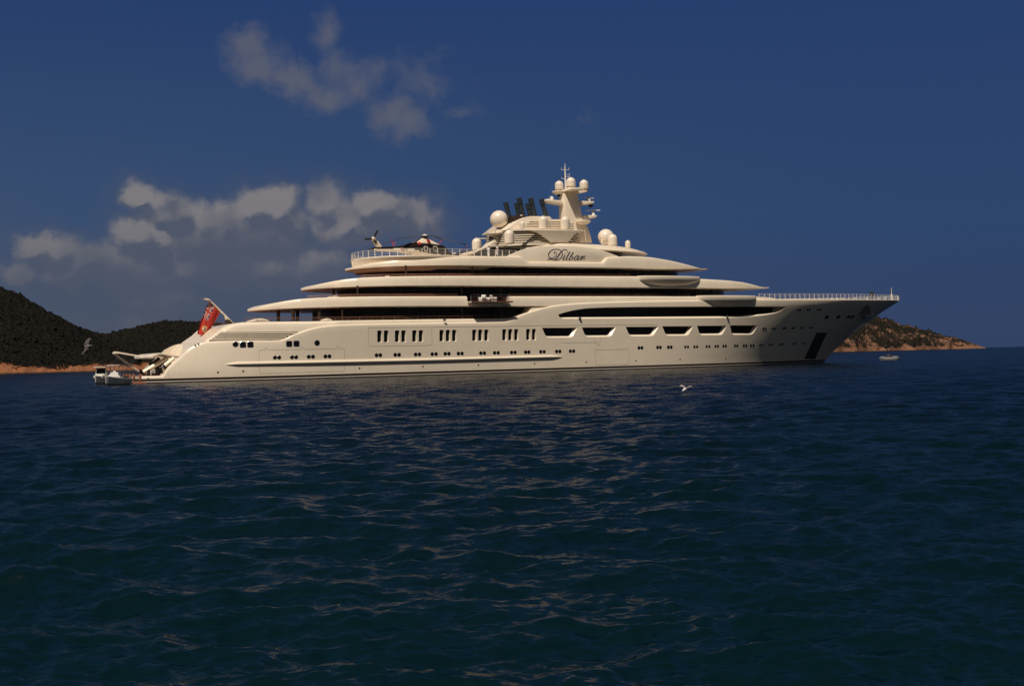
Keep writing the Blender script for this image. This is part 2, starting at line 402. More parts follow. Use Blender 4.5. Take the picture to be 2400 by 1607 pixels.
    t.l.new(nn, bs.inputs['Normal'])
    df = t.node('ShaderNodeBsdfDiffuse', ins={0: col})
    mx = t.node('ShaderNodeMixShader', ins={0: 0.30, 1: bs.outputs[0], 2: df.outputs[0]})   # the photograph's polarised, subdued surface
    t.l.new(mx.outputs[0], t.n['Material Output'].inputs['Surface'])
    me.materials.append(m)
    o = link(bpy.data.objects.new('water', me)); tag(o, kind='structure'); return o
make_water()

# ================================================================== HILLS
def fbm(x, y, octs, seed):
    g = np.random.default_rng(seed); out = np.zeros_like(x)
    for amp, lam in octs:
        for _ in range(6):
            d = g.uniform(0, 2*math.pi); k = 2*math.pi/(lam*g.uniform(0.7, 1.4))
            out += amp/2.4*np.sin((x*np.cos(d)+y*np.sin(d))*k+g.uniform(0, 6.28) + 0.8*np.sin((x*np.sin(d)-y*np.cos(d))*k*0.43+g.uniform(0, 6.28)))
    return out
def terrain_mat(name, rock, rock2, scrubc, rock_h, patch):
    m = bpy.data.materials.new(name); m.use_nodes = True; t = NT(m.node_tree); b = t.n['Principled BSDF']
    oc = t.node('ShaderNodeTexCoord').outputs['Object']; z = t.node('ShaderNodeSeparateXYZ', ins={0: oc}).outputs[2]
    n = t.noise(oc, 0.035, 6.0, 0.65); n2 = t.noise(oc, 0.35, 5.0, 0.65); n3 = t.noise(oc, 1.1, 3.0, 0.6)
    rk = t.mix(t.rng(n2, 0.3, 0.7), (*rock, 1), (*rock2, 1))
    rk = t.mix(t.rng(n3, 0.55, 0.72, 0, 0.8), rk, tuple(x*0.22 for x in rock)+(1,))
    lvl = t.math('ADD', z, t.math('MULTIPLY', t.math('SUBTRACT', n, 0.5), rock_h*-3.2))
    m1 = t.rng(lvl, rock_h*0.75, rock_h*1.15, 1.0, 0.0)
    m2 = t.rng(t.math('SUBTRACT', t.math('ADD', t.math('MULTIPLY', n, 0.6), t.math('MULTIPLY', n2, 0.4)), t.math('MULTIPLY', z, 0.0014)), patch, patch+0.05)
    rmask = t.math('MAXIMUM', m1, m2)
    sc = t.mix(t.rng(n2, 0.35, 0.65), tuple(x*0.6 for x in scrubc)+(1,), (*scrubc, 1))
    wet = t.rng(z, 0.3, 1.3)
    c = t.mix(rmask, sc, rk); c = t.mix(wet, (0.035, 0.028, 0.022, 1), c)
    t.l.new(c, b.inputs['Base Color']); b.inputs['Roughness'].default_value = 0.95; b.inputs['Specular IOR Level'].default_value = 0.1
    bn = t.node('ShaderNodeBump', ins={'Strength': 0.9, 'Distance': 1.2, 'Height': n2}); t.l.new(bn.outputs[0], b.inputs['Normal'])
    return m
def horizon(px): return 813+ROLL*(2350-px)
def make_hill(name, sky_pts, shore_pts, depth, nx, ny, m, rough, seed, rock_h):
    """terrain between a shoreline and a ridge; sky_pts: skyline (bearing px, py), shore_pts: bearing px -> distance"""
    sx, sy = zip(*sky_pts); hx, hd = zip(*shore_pts)
    bx = np.linspace(sx[0], sx[-1], nx); t = np.linspace(0, 1, ny)**1.6*1.55
    BX, TT = np.meshgrid(bx, t, indexing='ij')
    D0 = np.interp(BX, hx, hd); D = D0+depth*TT
    dirx = (BX-1200)/FPX
    X = dirx*D; Y = D.copy()
    wob = fbm(bx, bx*0, [(10, 170), (6, 60), (3.5, 22)], seed+5)
    Y = Y + (wob*0.9)[:, None]*np.clip(1-TT*3, 0, 1)
    ridge = (horizon(BX)-np.interp(BX, sx, sy))*(D0+depth)/FPX+CAM_H
    prof = np.where(TT < 1, 0.16*np.clip(TT/0.05, 0, 1)+0.84*np.clip(np.sin(np.clip((TT-0.02)/0.98, 0, 1)*math.pi/2), 0, 1)**0.95, 1-0.6*(TT-1))
    low = np.minimum(ridge, rock_h*4.0)
    Z = np.where(TT < 1, low*0.30*np.clip(TT/0.05, 0, 1)+(ridge-low*0.30)*np.clip(np.sin(np.clip((TT-0.02)/0.98, 0, 1)*math.pi/2), 0, 1), ridge*(1-0.55*(TT-1)))
    amp = np.clip(ridge/30, 0.1, 1)
    nz = fbm(X, Y, [(rough*2.0, 130), (rough, 45), (rough*0.55, 16), (rough*0.45, 7), (rough*0.35, 3.2)], seed)
    Z = Z + nz*amp*np.clip(TT*30, 0, 1)*np.where(np.abs(TT-1) < 0.12, 0.45, 1.0)
    Z = np.where(TT <= 0.0, -2.0, Z); Z[-1] = -2; Z[:, -1] = -5
    v = np.stack([X, Y, Z], -1).reshape(-1, 3); idx = np.arange(nx*ny).reshape(nx, ny)
    f = np.stack([idx[:-1, :-1], idx[1:, :-1], idx[1:, 1:], idx[:-1, 1:]], -1).reshape(-1, 4)
    o = mesh_obj(name, v, f, m, None, True, 180); tag(o, kind='structure')
    return X, Y, Z, TT
ICO = None
def clump_mesh(name, pts, sizes, m, squash=0.7, seed=1):
    bm = bmesh.new(); bmesh.ops.create_icosphere(bm, subdivisions=1, radius=1.0)
    base = np.array([v.co[:] for v in bm.verts]); tri = np.array([[v.index for v in f.verts] for f in bm.faces]); bm.free()
    g = np.random.default_rng(seed); n = len(pts); nb = len(base)
    jit = 1+g.uniform(-0.30, 0.30, (n, nb, 1))
    V = base[None]*jit*np.asarray(sizes)[:, None, None]*np.array([1, 1, squash]) + np.asarray(pts)[:, None, :]
    F = tri[None]+(np.arange(n)*nb)[:, None, None]
    me = bpy.data.meshes.new(name); V = V.reshape(-1, 3); F = F.reshape(-1, 3)
    me.vertices.add(len(V)); me.vertices.foreach_set('co', V.astype(np.float32).ravel())
    me.loops.add(F.size); me.loops.foreach_set('vertex_index', F.astype(np.int32).ravel())
    me.polygons.add(len(F)); me.polygons.foreach_set('loop_start', (np.arange(len(F))*3).astype(np.int32))
    me.update(); me.validate(); me.materials.append(m)
    return link(bpy.data.objects.new(name, me))
def scrub_on(name, XYZT, lo, n, smin, smax, m, seed, label, keep):
    X, Y, Z, T = XYZT; g = np.random.default_rng(seed); nx, ny = X.shape; pts = []; sz = []
    vis = int(np.searchsorted(T[0], 1.12))
    while len(pts) < n:
        i = g.integers(0, nx-1, 4000); j = g.integers(1, vis, 4000); a = g.random(4000); b = g.random(4000)
        def bi(A): return (A[i, j]*(1-a)+A[i+1, j]*a)*(1-b)+(A[i, j+1]*(1-a)+A[i+1, j+1]*a)*b
        x, y, z = bi(X), bi(Y), bi(Z)
        k = keep(x, y, z, g)
        for q in np.nonzero(k)[0]:
            s = g.uniform(smin, smax); pts.append((x[q], y[q], z[q]+s*0.2)); sz.append(s)
    o = clump_mesh(name, np.array(pts[:n]), np.array(sz[:n]), m, 0.75, seed)
    tag(o, label, 'scrub', kind='stuff'); return o
M_scrub = bpy.data.materials.new('maquis_leaves'); M_scrub.use_nodes = True
_t = NT(M_scrub.node_tree); _b = _t.n['Principled BSDF']
_oc = _t.node('ShaderNodeTexCoord').outputs['Object']
_c = _t.mix(_t.rng(_t.noise(_oc, 0.12, 4.0), 0.35, 0.65), (0.0062, 0.0060, 0.0042, 1), (0.0105, 0.0102, 0.0074, 1))
_c = _t.mix(_t.rng(_t.noise(_oc, 0.7, 2.0), 0.5, 0.75, 0, 0.5), _c, (0.017, 0.0135, 0.010, 1))
_t.l.new(_c, _b.inputs['Base Color']); _b.inputs['Roughness'].default_value = 0.95; _b.inputs['Specular IOR Level'].default_value = 0.1

M_hillL = terrain_mat('scrubland_west', (0.27, 0.095, 0.042), (0.22, 0.11, 0.06), (0.0105, 0.0098, 0.0072), 5.0, 0.64)
left_sky = [(-1300, 640), (-900, 600), (-600, 560), (-300, 600), (-120, 640), (0, 680), (50, 702), (100, 730), (150, 757), (200, 782), (245, 799), (262, 796), (300, 785), (350, 770), (400, 759), (450, 756), (500, 758), (560, 768), (640, 785), (740, 810), (840, 838), (900, 852)]
hl = make_hill('left_hill', left_sky, [(-1300, 640), (0, 715), (230, 775), (900, 900)], 380, 420, 90, M_hillL, 1.5, 3, 5.0)
scrub_on('left_scrub', hl, 0, 50000, 0.35, 1.0, M_scrub, 21, 'dark green maquis scrub covering the left hillside', lambda x, y, z, g: (z > 6.5+3.0*np.sin(x*0.09)+2*np.sin(x*0.31)) & (g.random(len(x)) < 0.95))
scrub_on('ridge_scrub', hl, 0, 500, 1.0, 2.2, M_scrub, 22, 'taller bushes along the skyline of the left hill', lambda x, y, z, g: (z > 12) & (g.random(len(x)) < 0.5))
M_hillR = terrain_mat('scrubland_east', (0.22, 0.10, 0.058), (0.17, 0.10, 0.068), (0.016, 0.014, 0.010), 9.0, 0.475)
right_sky = [(1380, 808), (1480, 780), (1600, 745), (1750, 722), (1900, 722), (1990, 739), (2045, 750), (2080, 757), (2120, 766), (2160, 775), (2200, 785), (2240, 795), (2268, 804), (2285, 809), (2300, 813.5), (2312, 815)]
hr = make_hill('right_headland', right_sky, [(1380, 1700), (1950, 1900), (2312, 2500)], 420, 360, 90, M_hillR, 3.0, 8, 12.0)
scrub_on('headland_scrub', hr, 0, 11000, 0.5, 1.5, M_scrub, 31, 'low dark scrub scattered over the right headland', lambda x, y, z, g: (z > 6) & (g.random(len(x)) < np.clip((z-8)/34+0.10, 0.08, 1)))

# ================================================================== YACHT
yacht = empty('yacht', ORG, SHIP_A)
tag(yacht, 'huge cream superyacht with stacked decks, radar domes and a helicopter deck, anchored across the bay', 'yacht')

# ---- hull form
S_ST = [P(1932, 847, 0), P(2041, 749, 0), P(2049.5, 742.5, 0), P(2108, 704.5, 0)]
_sz = [p[1] for p in S_ST]; _su = [p[0] for p in S_ST]
U_BOW, Z_BOW = S_ST[3]
_sp = np.polyfit([_sz[0], (_sz[1]+_sz[2])/2, _sz[3]], [_su[0], (_su[1]+_su[2])/2, _su[3]], 2)
def ustem(z):
    if z < _sz[0]: return _su[0]+(z-_sz[0])*(_su[1]-_su[0])/(_sz[1]-_sz[0])*0.6
    if z > _sz[-1]: return _su[-1]+(z-_sz[-1])*1.5
    return float(np.polyval(_sp, z))
UM = 78.0
def b_st(u): return B-4.7*max(0.0, 1-u/30.0)**2.0
def shape(s, z):
    s = min(max(s, 0.0), 1.0)
    wl = 1-s**2.1
    dk = max(0.0, 1-s**3.4)**0.72
    t = min(max((z-0.0)/11.5, 0.0), 1.0)**1.25
    return wl+(dk-wl)*t
def hb(u, z):
    if u <= UM: return b_st(u)-3.6*max(0.0, 1-u/24.0)**1.4*(max(0.0, z-1.2)/8.0)**1.5
    return max(0.03, B*shape((u-UM)/(ustem(z)-UM), z))
def PS(px, py, off=0.0, inset=0.0):
    """pixel -> point on the near side of the hull surface"""
    v = -hb(*P(px, py, -B))
    for _ in range(40):
        u, z = P(px, py, v-off+inset); v = 0.5*v+0.5*(-hb(u, z))
    u, z = P(px, py, v-off+inset); return u, v-off+inset, z
TOP_PX = [(330, 881.6), (383, 880.2), (386.5, 875), (390, 868), (397, 859), (411, 846.5), (424, 835), (445, 814.8), (462, 806.2), (472, 802.6), (483, 800), (510, 798.6), (560, 797.8), (640, 797.4), (658, 797), (672, 791.6), (685, 784.6), (698, 779.8), (712, 775), (728, 770), (746, 766), (768, 763), (793, 761), (835, 759.4), (880, 758.5), (980, 757), (1100, 755), (1175, 753.4), (1187, 752.6), (1196, 749.5), (1205, 744.6), (1226, 736), (1246, 729), (1266, 723), (1286, 718.2), (1303, 715.4), (1320, 713.3), (1348, 711), (1380, 709), (1419, 707.5), (1470, 706), (1527, 705), (1643, 703.5), (1680, 702.6), (1768, 701)]
_tp = [PS(x, y) for x, y in TOP_PX]
_tu = [p[0] for p in _tp]+[U_BOW]; _tz = [p[2] for p in _tp]+[Z_BOW]
def ztop(u): return interp(_tu, _tz, u)
U_AFT = _tu[0]
uA, uB_ = _tu[2], _tu[10]                         # extent of the open stern between the two wings
def make_hull():
    st = list(np.concatenate([np.array(_tu[:-1]), np.arange(U_AFT, UM, 0.75), [0.55+U_AFT]]))
    st = np.array(sorted(set(np.round(st, 3)))); st = st[st <= UM]
    fw = np.sin(np.linspace(0, 1, 74)*math.pi/2)**0.9          # denser towards the stem
    rings = []
    W = [0, .1, .18, .24, .3, .36, .43, .5, .57, .64, .71, .78, .85, .92]
    def ring(ufun, zt, u0):
        side = []
        for w in W:
            z = -1.4+(zt-0.32+1.4)*w; u = ufun(z); side.append((u, hb(u, z), z))
        z = zt-0.32
        for dv, dz in ((0, -0.32), (0.02, -0.18), (0.10, -0.06), (0.26, 0.0)):
            u = ufun(zt+dz); b = hb(u, zt+dz); side.append((u, max(0.02, b-dv*min(1, b/1.2)), zt+dz))
        # sunken stern well between the wings
        d = 0.0
        if uA < u0 < uB_: d = 1.9*min(1, (u0-uA)/1.0)*min(1, (uB_-u0)/1.5)
        u = ufun(zt); b = max(0.02, hb(u, zt)-0.26*min(1, hb(u, zt)/1.2)); w_in = max(0.01, b-0.75*min(1, b/3))
        side.append((u, w_in, zt)); side.append((u, w_in*0.995, zt-d))
        L = [Vector((p[0], -p[1], p[2])) for p in side]; Rr = [Vector((p[0], p[1], p[2])) for p in side[::-1]]
        return L+Rr
    for u in st: rings.append(ring(lambda z, u=u: u, ztop(u), u))
    for s in fw[1:]:
        s = min(s, 0.9985)
        # top of this station, solved on the sheer
        zt = 12.0
        for _ in range(6): zt = ztop(UM+s*(ustem(zt)-UM))
        rings.append(ring(lambda z, s=s: UM+s*(ustem(z)-UM), zt, 999))
    return loft('hull', rings, None, None, raw=True)
_v, _f = make_hull()
def window_cut(poly, outer, depth, back=14.5):
    """cutter: straight outside, splayed from the outer to the inner outline through the skin"""
    n = len(poly); vs_ = []
    ring_o = [PS(x, y) for x, y in outer]; ring_i = [PS(x, y) for x, y in poly]
    vs_ += [(u, -back, z) for u, v, z in ring_o]
    vs_ += [(u, v-0.01, z) for u, v, z in ring_o]
    vs_ += [(u, v+0.34, z) for u, v, z in ring_i]
    vs_ += [(u, v+depth, z) for u, v, z in ring_i]
    fs_ = [(r*n+k, r*n+(k+1) % n, (r+1)*n+(k+1) % n, (r+1)*n+k) for r in range(3) for k in range(n)]
    fs_ += [tuple(range(n))[::-1], tuple(range(3*n, 4*n))]
    return vs_, fs_, [(u, v+depth-0.06, z) for u, v, z in ring_i]
def round_poly(pts, r, seg=4):
    out = []; n = len(pts)
    for i in range(n):
        p = np.array(pts[i], float); a = np.array(pts[i-1], float)-p; b = np.array(pts[(i+1) % n], float)-p
        la, lb = np.linalg.norm(a), np.linalg.norm(b); rr = r[i] if isinstance(r, (list, tuple)) else r
        q = min(rr, la*0.45, lb*0.45); A = p+a/la*q; C = p+b/lb*q
        for k in range(seg+1):
            t = k/seg; out.append(tuple((1-t)**2*A+2*t*(1-t)*p+t*t*C))
    return out
cut = MB(); panes = []
# six trapezoid balcony windows
TRAP = [((1271.4, 768.5), (1348.5, 768.1), (1337.7, 787.4), (1282, 787.7)), ((1364.6, 767.6), (1439, 767), (1428.3, 785.5), (1374.5, 786)), ((1467.4, 766.2), (1538.6, 765.8), (1527.8, 783.9), (1477.6, 784.3)),
        ((1553, 764.9), (1620.2, 764.5), (1609.4, 782.8), (1562.8, 783.2)), ((1634.7, 763.7), (1699.3, 763.4), (1689.4, 781.3), (1641.9, 781.7)), ((1711.8, 762.8), (1772, 762.6), (1760.2, 780.4), (1717.2, 780.8))]
for tp in TRAP:
    (a, b, c, d) = tp
    po = round_poly(tp, [0.6, 0.6, 5, 5]); ou = round_poly([(a[0]-1.0, a[1]-0.6), (b[0]+5.0, b[1]-0.6), (c[0]+3.6, c[1]+3.6), (d[0]-1.6, d[1]+3.6)], [0.6, 0.6, 6, 6])
    vs_, fs_, pane = window_cut(po, ou, 0.75); cut.add(vs_, fs_); panes.append(('balcony_window', pane))
# tall windows
TALL = [889.6, 905.0, 930.8, 945.9, 971.3, 986.6, 1035, 1049.8, 1064.6, 1111.6, 1125.8, 1140, 1182, 1196, 1210, 1237.9, 1251.5]
for x in TALL:
    y0 = interp([890, 986, 1050, 1126, 1196, 1250], [774.6, 774, 773.2, 772.5, 771.6, 771], x); y1 = interp([890, 986, 1050, 1126, 1196, 1250], [801.2, 800, 798.9, 797.8, 796.8, 795.8], x)
    hw = interp([890, 1250], [5.0, 4.4], x)
    po = round_poly([(x-hw+.2, y0), (x+hw-.2, y0), (x+hw+.2, y1), (x-hw+.2, y1)], 2.2, 3); ou = round_poly([(x-hw-.3, y0-.5), (x+hw+.5, y0-.5), (x+hw+1.1, y1+1.1), (x-hw-.2, y1+1.1)], 2.6, 3)
    vs_, fs_, pane = window_cut(po, ou, 0.42); cut.add(vs_, fs_); panes.append(('window', pane))
# the long promenade opening
SLOT = [(1309, 738), (1322, 733), (1345, 727.2), (1373, 723), (1420, 720.6), (1500, 719.4), (1652, 718.5), (1768, 718.4), (1826, 718.6), (1818, 731.5), (1790, 734.5), (1757, 738.2), (1735, 740.4), (1700, 741), (1640, 741.4), (1500, 742.3), (1400, 742.9), (1318, 743.3), (1312, 741)]
SLOTO = [(1308, 738), (1322, 732.4), (1345, 726.6), (1373, 722.4), (1420, 720), (1500, 718.8), (1652, 717.9), (1768, 717.8), (1845, 718.2), (1828, 732.5), (1794, 738.5), (1760, 742.2), (1737, 744.2), (1700, 744.8), (1640, 745.4), (1500, 746.4), (1400, 747), (1317, 747.2), (1311, 742.5)]
SX = np.concatenate([[1309.2, 1311, 1314, 1318], np.arange(1325, 1700, 15), np.arange(1705, 1826, 7), [1828, 1833, 1838, 1843]])
def slot_y(x, g):
    top = interp([1308, 1322, 1345, 1373, 1420, 1500, 1652, 1768, 1845], [737.6, 732.8, 727, 722.8, 720.5, 719.3, 718.4, 718.4, 718.6], x)
    bot = interp([1308, 1311.5, 1317, 1400, 1500, 1640, 1700, 1735, 1757, 1790, 1818, 1828, 1845], [738.4, 741.2, 743.3, 742.9, 742.3, 741.4, 741, 740.2, 738.2, 734.6, 731.0, 728, 719], x)
    return top-0.5*g, bot+(interp([1308, 1318, 1800, 1845], [0.3, 3.8, 4.0, 0.3], x) if g else 0)
slot_rings = []; slot_t = []; slot_b = []
for x in SX:
    to, bo = slot_y(x, 1); ti, bi_ = slot_y(min(x, 1829), 0); xi = min(x, 1829)
    T0, B0, T1, B1 = PS(x, to), PS(x, bo), PS(xi+(x-xi)*0.02, ti), PS(xi+(x-xi)*0.02, bi_)
    dd = 1.7
    slot_rings.append([Vector((T0[0], -14.5, T0[2])), Vector((T0[0], T0[1]-.01, T0[2])), Vector((T1[0], T1[1]+.34, T1[2])), Vector((T1[0], T1[1]+dd, T1[2])), Vector((B1[0], B1[1]+dd, B1[2])), Vector((B1[0], B1[1]+.34, B1[2])), Vector((B0[0], B0[1]-.01, B0[2])), Vector((B0[0], -14.5, B0[2]))])
    if x <= 1826: slot_t.append(Vector((T1[0], T1[1]+dd-0.08, T1[2]))); slot_b.append(Vector((B1[0], B1[1]+dd-0.08, B1[2])))
vs_, fs_ = loft('slot', slot_rings, None, raw=True); cut.add(vs_, fs_)
hull_raw = mesh_obj('hull_raw', _v, _f, M_hull, None, True, 40)
cutter = cut.build('cutter', M_hull, None, False)
bmod = hull_raw.modifiers.new('cut', 'BOOLEAN'); bmod.object = cutter; bmod.operation = 'DIFFERENCE'; bmod.solver = 'EXACT'; bmod.use_self = True
dg = bpy.context.evaluated_depsgraph_get(); dg.update()
me = bpy.data.meshes.new_from_object(hull_raw.evaluated_get(dg)); me.name = 'hull'
for o in (hull_raw, cutter): bpy.data.objects.remove(o, do_unlink=True)
bm = bmesh.new(); bm.from_mesh(me); bmesh.ops.triangulate(bm, faces=[f for f in bm.faces if len(f.verts) > 4]); bm.to_mesh(me); bm.free()
me.polygons.foreach_set('use_smooth', [True]*len(me.polygons)); me.set_sharp_from_angle(angle=R_(22))
hull = link(bpy.data.objects.new('hull', me), yacht)
def slab_poly(name, pts, thick, m, parent):
    n = len(pts); vs_ = [Vector(p) for p in pts]+[Vector((p[0], p[1]+thick, p[2])) for p in pts]
    fs_ = [tuple(range(n)), tuple(range(n, 2*n))[::-1]]+[(k, k+n, (k+1) % n+n, (k+1) % n) for k in range(n)]
    return mesh_obj(name, vs_, fs_, m, parent, False)
for nm, pn in panes: slab_poly(nm, pn, 0.03, M_glass, hull)
n_ = len(slot_t); mesh_obj('promenade_glazing', slot_t+slot_b, [(i, i+1, n_+i+1, n_+i) for i in range(n_-1)], M_glass, hull, False)
def mullions(name, xs, y0, y1, v, m, parent, w=0.12, dv=0.08):
    b = MB()
    for x in xs:
        u, z0 = P(x, y0, v); _, z1 = P(x, y1, v); b.box((u, v, (z0+z1)/2), (w, dv, abs(z1-z0)))
    return b.build(name, m, parent, False)

# ---- small openings on the hull skin
def hull_frame(px, py, off=0.0):
    u, v, z = PS(px, py); e = 0.25
    du = Vector((2*e, -(hb(u+e, z)-hb(u-e, z)), 0)).normalized(); dz = Vector((0, -(hb(u, z+e)-hb(u, z-e)), 2*e)).normalized()
    n = du.cross(dz).normalized()
    if n.y > 0: n = -n
    x = Vector((0, 0, 1)).cross(n).normalized()*-1
    if x.x < 0: x = -x
    yv = n.cross(x); yv = yv if yv.z > 0 else -yv
    M = Matrix((x, yv, x.cross(yv))).transposed().to_4x4()
    if (M.to_3x3() @ Vector((0, 0, 1))).y > 0:
        M = Matrix((x, yv, n)).transposed().to_4x4()
    M.translation = Vector((u, v, z))+n*off
    return M
def disc_mesh(name, r, rim, mats, seg=16, glass_in=0.012, pts=None):
    """glazed port: dark glass set in a raised rim, in the xy plane facing +z"""
    b = MB(); base = pts or [(math.cos(2*math.pi*k/seg), math.sin(2*math.pi*k/seg)) for k in range(seg)]; n = len(base)
    ro = r+rim
    V = [(x*r, y*r, glass_in) for x, y in base]
    b.add(V, [tuple(range(n))], 0)
    rr = [(r, glass_in), (r, 0.020), (r+rim*0.5, 0.024), (ro, 0.0)]
    V = [(x*a, y*a, h) for a, h in rr for x, y in base]
    b.add(V, [(i*n+k, i*n+(k+1) % n, (i+1)*n+(k+1) % n, (i+1)*n+k) for i in range(3) for k in range(n)], 1)
    me = bpy.data.meshes.new(name); me.from_pydata([tuple(v) for v in b.v], [], b.f)
    for m in mats: me.materials.append(m)
    me.polygons.foreach_set('material_index', b.m); me.update(); return me
ME_port = disc_mesh('porthole', 0.235, 0.07, (M_glass, M_hull))
ME_portb = disc_mesh('porthole_small', 0.20, 0.05, (M_glass, M_hull))
sqp = round_poly([(-1, -1), (1, -1), (1, 1), (-1, 1)], 0.5, 4)
ME_sq = disc_mesh('square_window', 0.37, 0.085, (M_glass, M_chrome), pts=sqp)
ME_rd = disc_mesh('round_window', 0.34, 0.09, (M_glass, M_chrome), 24)
ME_drain = disc_mesh('drain', 0.13, 0.03, (M_dark, M_seam), 10)
ME_fair = disc_mesh('fairlead', 0.42, 0.10, (M_dark, M_hull), 20, pts=[(math.cos(2*math.pi*k/20)*1.25, math.sin(2*math.pi*k/20)*0.75) for k in range(20)])
def put(name, me, px, py, parent=hull, off=0.003):
    o = bpy.data.objects.new(name, me); link(o, parent); o.matrix_local = hull_frame(px, py, off); return o
ports = []
for x1, x2, y in ((470, 525, 990), (693, 747, 986), (912, 967, 980), (1130, 1183, 975), (1798, 1848, 960), (2043, 2093, 956)): ports += [(560+x1/5.576, 660+y/5.576), (560+x2/5.576, 660+(y-1)/5.576)]
for x1, x2, y in ((147, 198, 955), (413, 463, 950), (630, 680, 945), (800, 848, 941), (972, 1020, 938), (1265, 1312, 933), (1445, 1492, 929), (1667, 1713, 924), (1850, 1893, 920), (2048, 2093, 915), (2255, 2298, 911)): ports += [(900+x1/5.576, 660+y/5.576), (900+x2/5.576, 660+(y-1)/5.576)]
for x1, x2, y in ((540, 583, 907), (1436, 1475, 864), (1679, 1717, 858), (1820, 1858, 855)): ports += [(1240+x1/5.576, 660+y/5.576), (1240+x2/5.576, 660+(y-1)/5.576)]
for p in ports: put('porthole', ME_port, *p)
small = []
for x1, x2, y in ((145, 180, 963), (265, 300, 961), (425, 460, 957), (540, 573, 953), (643, 675, 950), (793, 825, 946), (910, 942, 944), (1003, 1035, 943), (1125, 1158, 938), (1245, 1275, 935), (1385, 1412, 930), (1560, 1590, 922), (1685, 1710, 918),
                  (1165, 1195, 727), (1290, 1320, 725), (1428, 1455, 720), (1545, 1573, 718), (1660, 1690, 715), (1778, 1808, 713), (1617, 1647, 480), (1743, 1773, 478), (1878, 1908, 478)):
    small += [(1580+x1/5.576, 640+y/5.576), (1580+x2/5.576, 640+(y-1)/5.576)]
for p in small: put('porthole', ME_portb, *p)
for x, y in ((569.5, 807.8), (587, 807.4), (677.8, 805.8), (694.9, 805.3)): put('square_window', ME_sq, x, y)
for x, y in ((552, 806.8), (743.3, 803.5)): put('round_window', ME_rd, x, y)
for x, y in ((569.9, 869.5), (842.5, 862.3), (347.5, 887.2), (990.9, 858.2), (1121, 854.9), (1253, 851.4), (1374, 848), (1490.5, 844.7), (1593.6, 841.5), (1700.7, 838.3), (1793.8, 835), (511, 872), (465, 806.3), (458, 809.5)): put('drain', ME_drain, x, y)
for x, y in ((1937.8, 743.2), (1964.7, 742.6), (1989, 742.2), (1998, 742.2)): put('fairlead', ME_fair, x, y)

# ---- panels that lie on the hull skin
def skin_patch(name, quad, nu, nv, m, parent, off=0.05, thick=0.05):
    """quad: four photo corners (top-left, top-right, bottom-right, bottom-left) laid on the hull skin"""
    (a, b, c, d) = [np.array(q, float) for q in quad]; top = []; bot = []
    for j in range(nv+1):
        t = j/nv
        for i in range(nu+1):
            s = i/nu; p = (a*(1-s)+b*s)*(1-t)+(d*(1-s)+c*s)*t
            u, v, z = PS(p[0], p[1]); top.append((u, v-off, z)); bot.append((u, v-off+thick+0.1, z))
    n = len(top); W = nu+1; f = []
    for j in range(nv):
        for i in range(nu):
            q = (j*W+i, j*W+i+1, (j+1)*W+i+1, (j+1)*W+i); f.append(q); f.append(tuple(n+k for k in q[::-1]))
    edge = [i for i in range(W)]+[j*W+nu for j in range(1, nv+1)]+[nv*W+i for i in range(nu-1, -1, -1)]+[j*W for j in range(nv-1, 0, -1)]
    for k in range(len(edge)):
        x, y = edge[k], edge[(k+1) % len(edge)]; f.append((x, y, y+n, x+n))
    return mesh_obj(name, top+bot, f, m, parent, True, 35)
skin_patch('anchor_plate', [(1913.5, 779.5), (1938.5, 779.5), (1910, 841), (1885, 841)], 6, 14, M_steel, hull, 0.05)
skin_patch('anchor_pocket', [(2027, 717), (2036, 715), (2043, 738.5), (2012, 738.5)], 8, 8, M_plate, hull, 0.03)
skin_patch('anchor_shelf', [(2020, 739.8), (2043.5, 739.6), (2043, 744.8), (2024, 745)], 6, 2, M_cream, hull, 0.95, 0.9)
def seam(pts, w=0.075, off=0.012, m=None):
    """shell door joint: thin line on the skin"""
    b = MB(); q = []
    for (x0, y0), (x1, y1) in zip(pts[:-1], pts[1:]):
        k = max(2, int(math.hypot(x1-x0, y1-y0)/12)+1)
        for i in range(k): q.append((x0+(x1-x0)*i/k, y0+(y1-y0)*i/k))
    q.append(pts[-1]); w3 = [Vector(PS(x, y, off)) for x, y in q]; V = []
    for i, p in enumerate(w3):
        d = (w3[min(i+1, len(w3)-1)]-w3[max(i-1, 0)]); d = Vector((d.x, 0, d.z)).normalized(); nrm = Vector((-d.z, 0, d.x))*w/2
        V += [p+nrm, p-nrm]
    b.add(V, [(2*i, 2*i+1, 2*i+3, 2*i+2) for i in range(len(w3)-1)])
    return b
def seams(name, lines, m=M_seam, w=0.075):
    b = MB()
    for l in lines: s_ = seam(l, w); b.add(s_.v, s_.f)
    return b.build(name, m, hull, False)
seams('shell_door', [[(607, 823), (609, 820.5), (621, 820), (622, 815), (626, 814.8), (627, 819.6), (705, 818.4), (706, 813), (710, 812.8), (711, 818.2), (788, 816.8), (789, 811.8), (793, 811.6), (794, 816.6), (805, 816.5), (807.5, 819), (807.5, 868), (805, 869.5), (611, 875), (608, 873), (607, 823)]])
seams('shell_door', [[(863, 767.6), (864, 808), (868, 811.3), (1008, 809), (1012.5, 806), (1012, 770), (1008, 766.6), (863, 767.6)]])
seams('shell_door', [[(1394, 820.5), (1396, 855.2), (1472, 853.6), (1474.5, 850), (1473.5, 818), (1396, 819.6), (1394, 820.5)]])
seams('shell_door', [[(1316.5, 792.5), (1317, 803), (1407.5, 801.8), (1407, 790.6)], [(1392.4, 791), (1392.8, 802)], [(1397.5, 802), (1398, 807.5), (1408, 809)]])
seams('plating_seam', [[(1013, 766.2), (1130, 764.8), (1240, 763.4), (1350, 762), (1450, 761.2), (1541, 760.4)]], M_seam, 0.10)

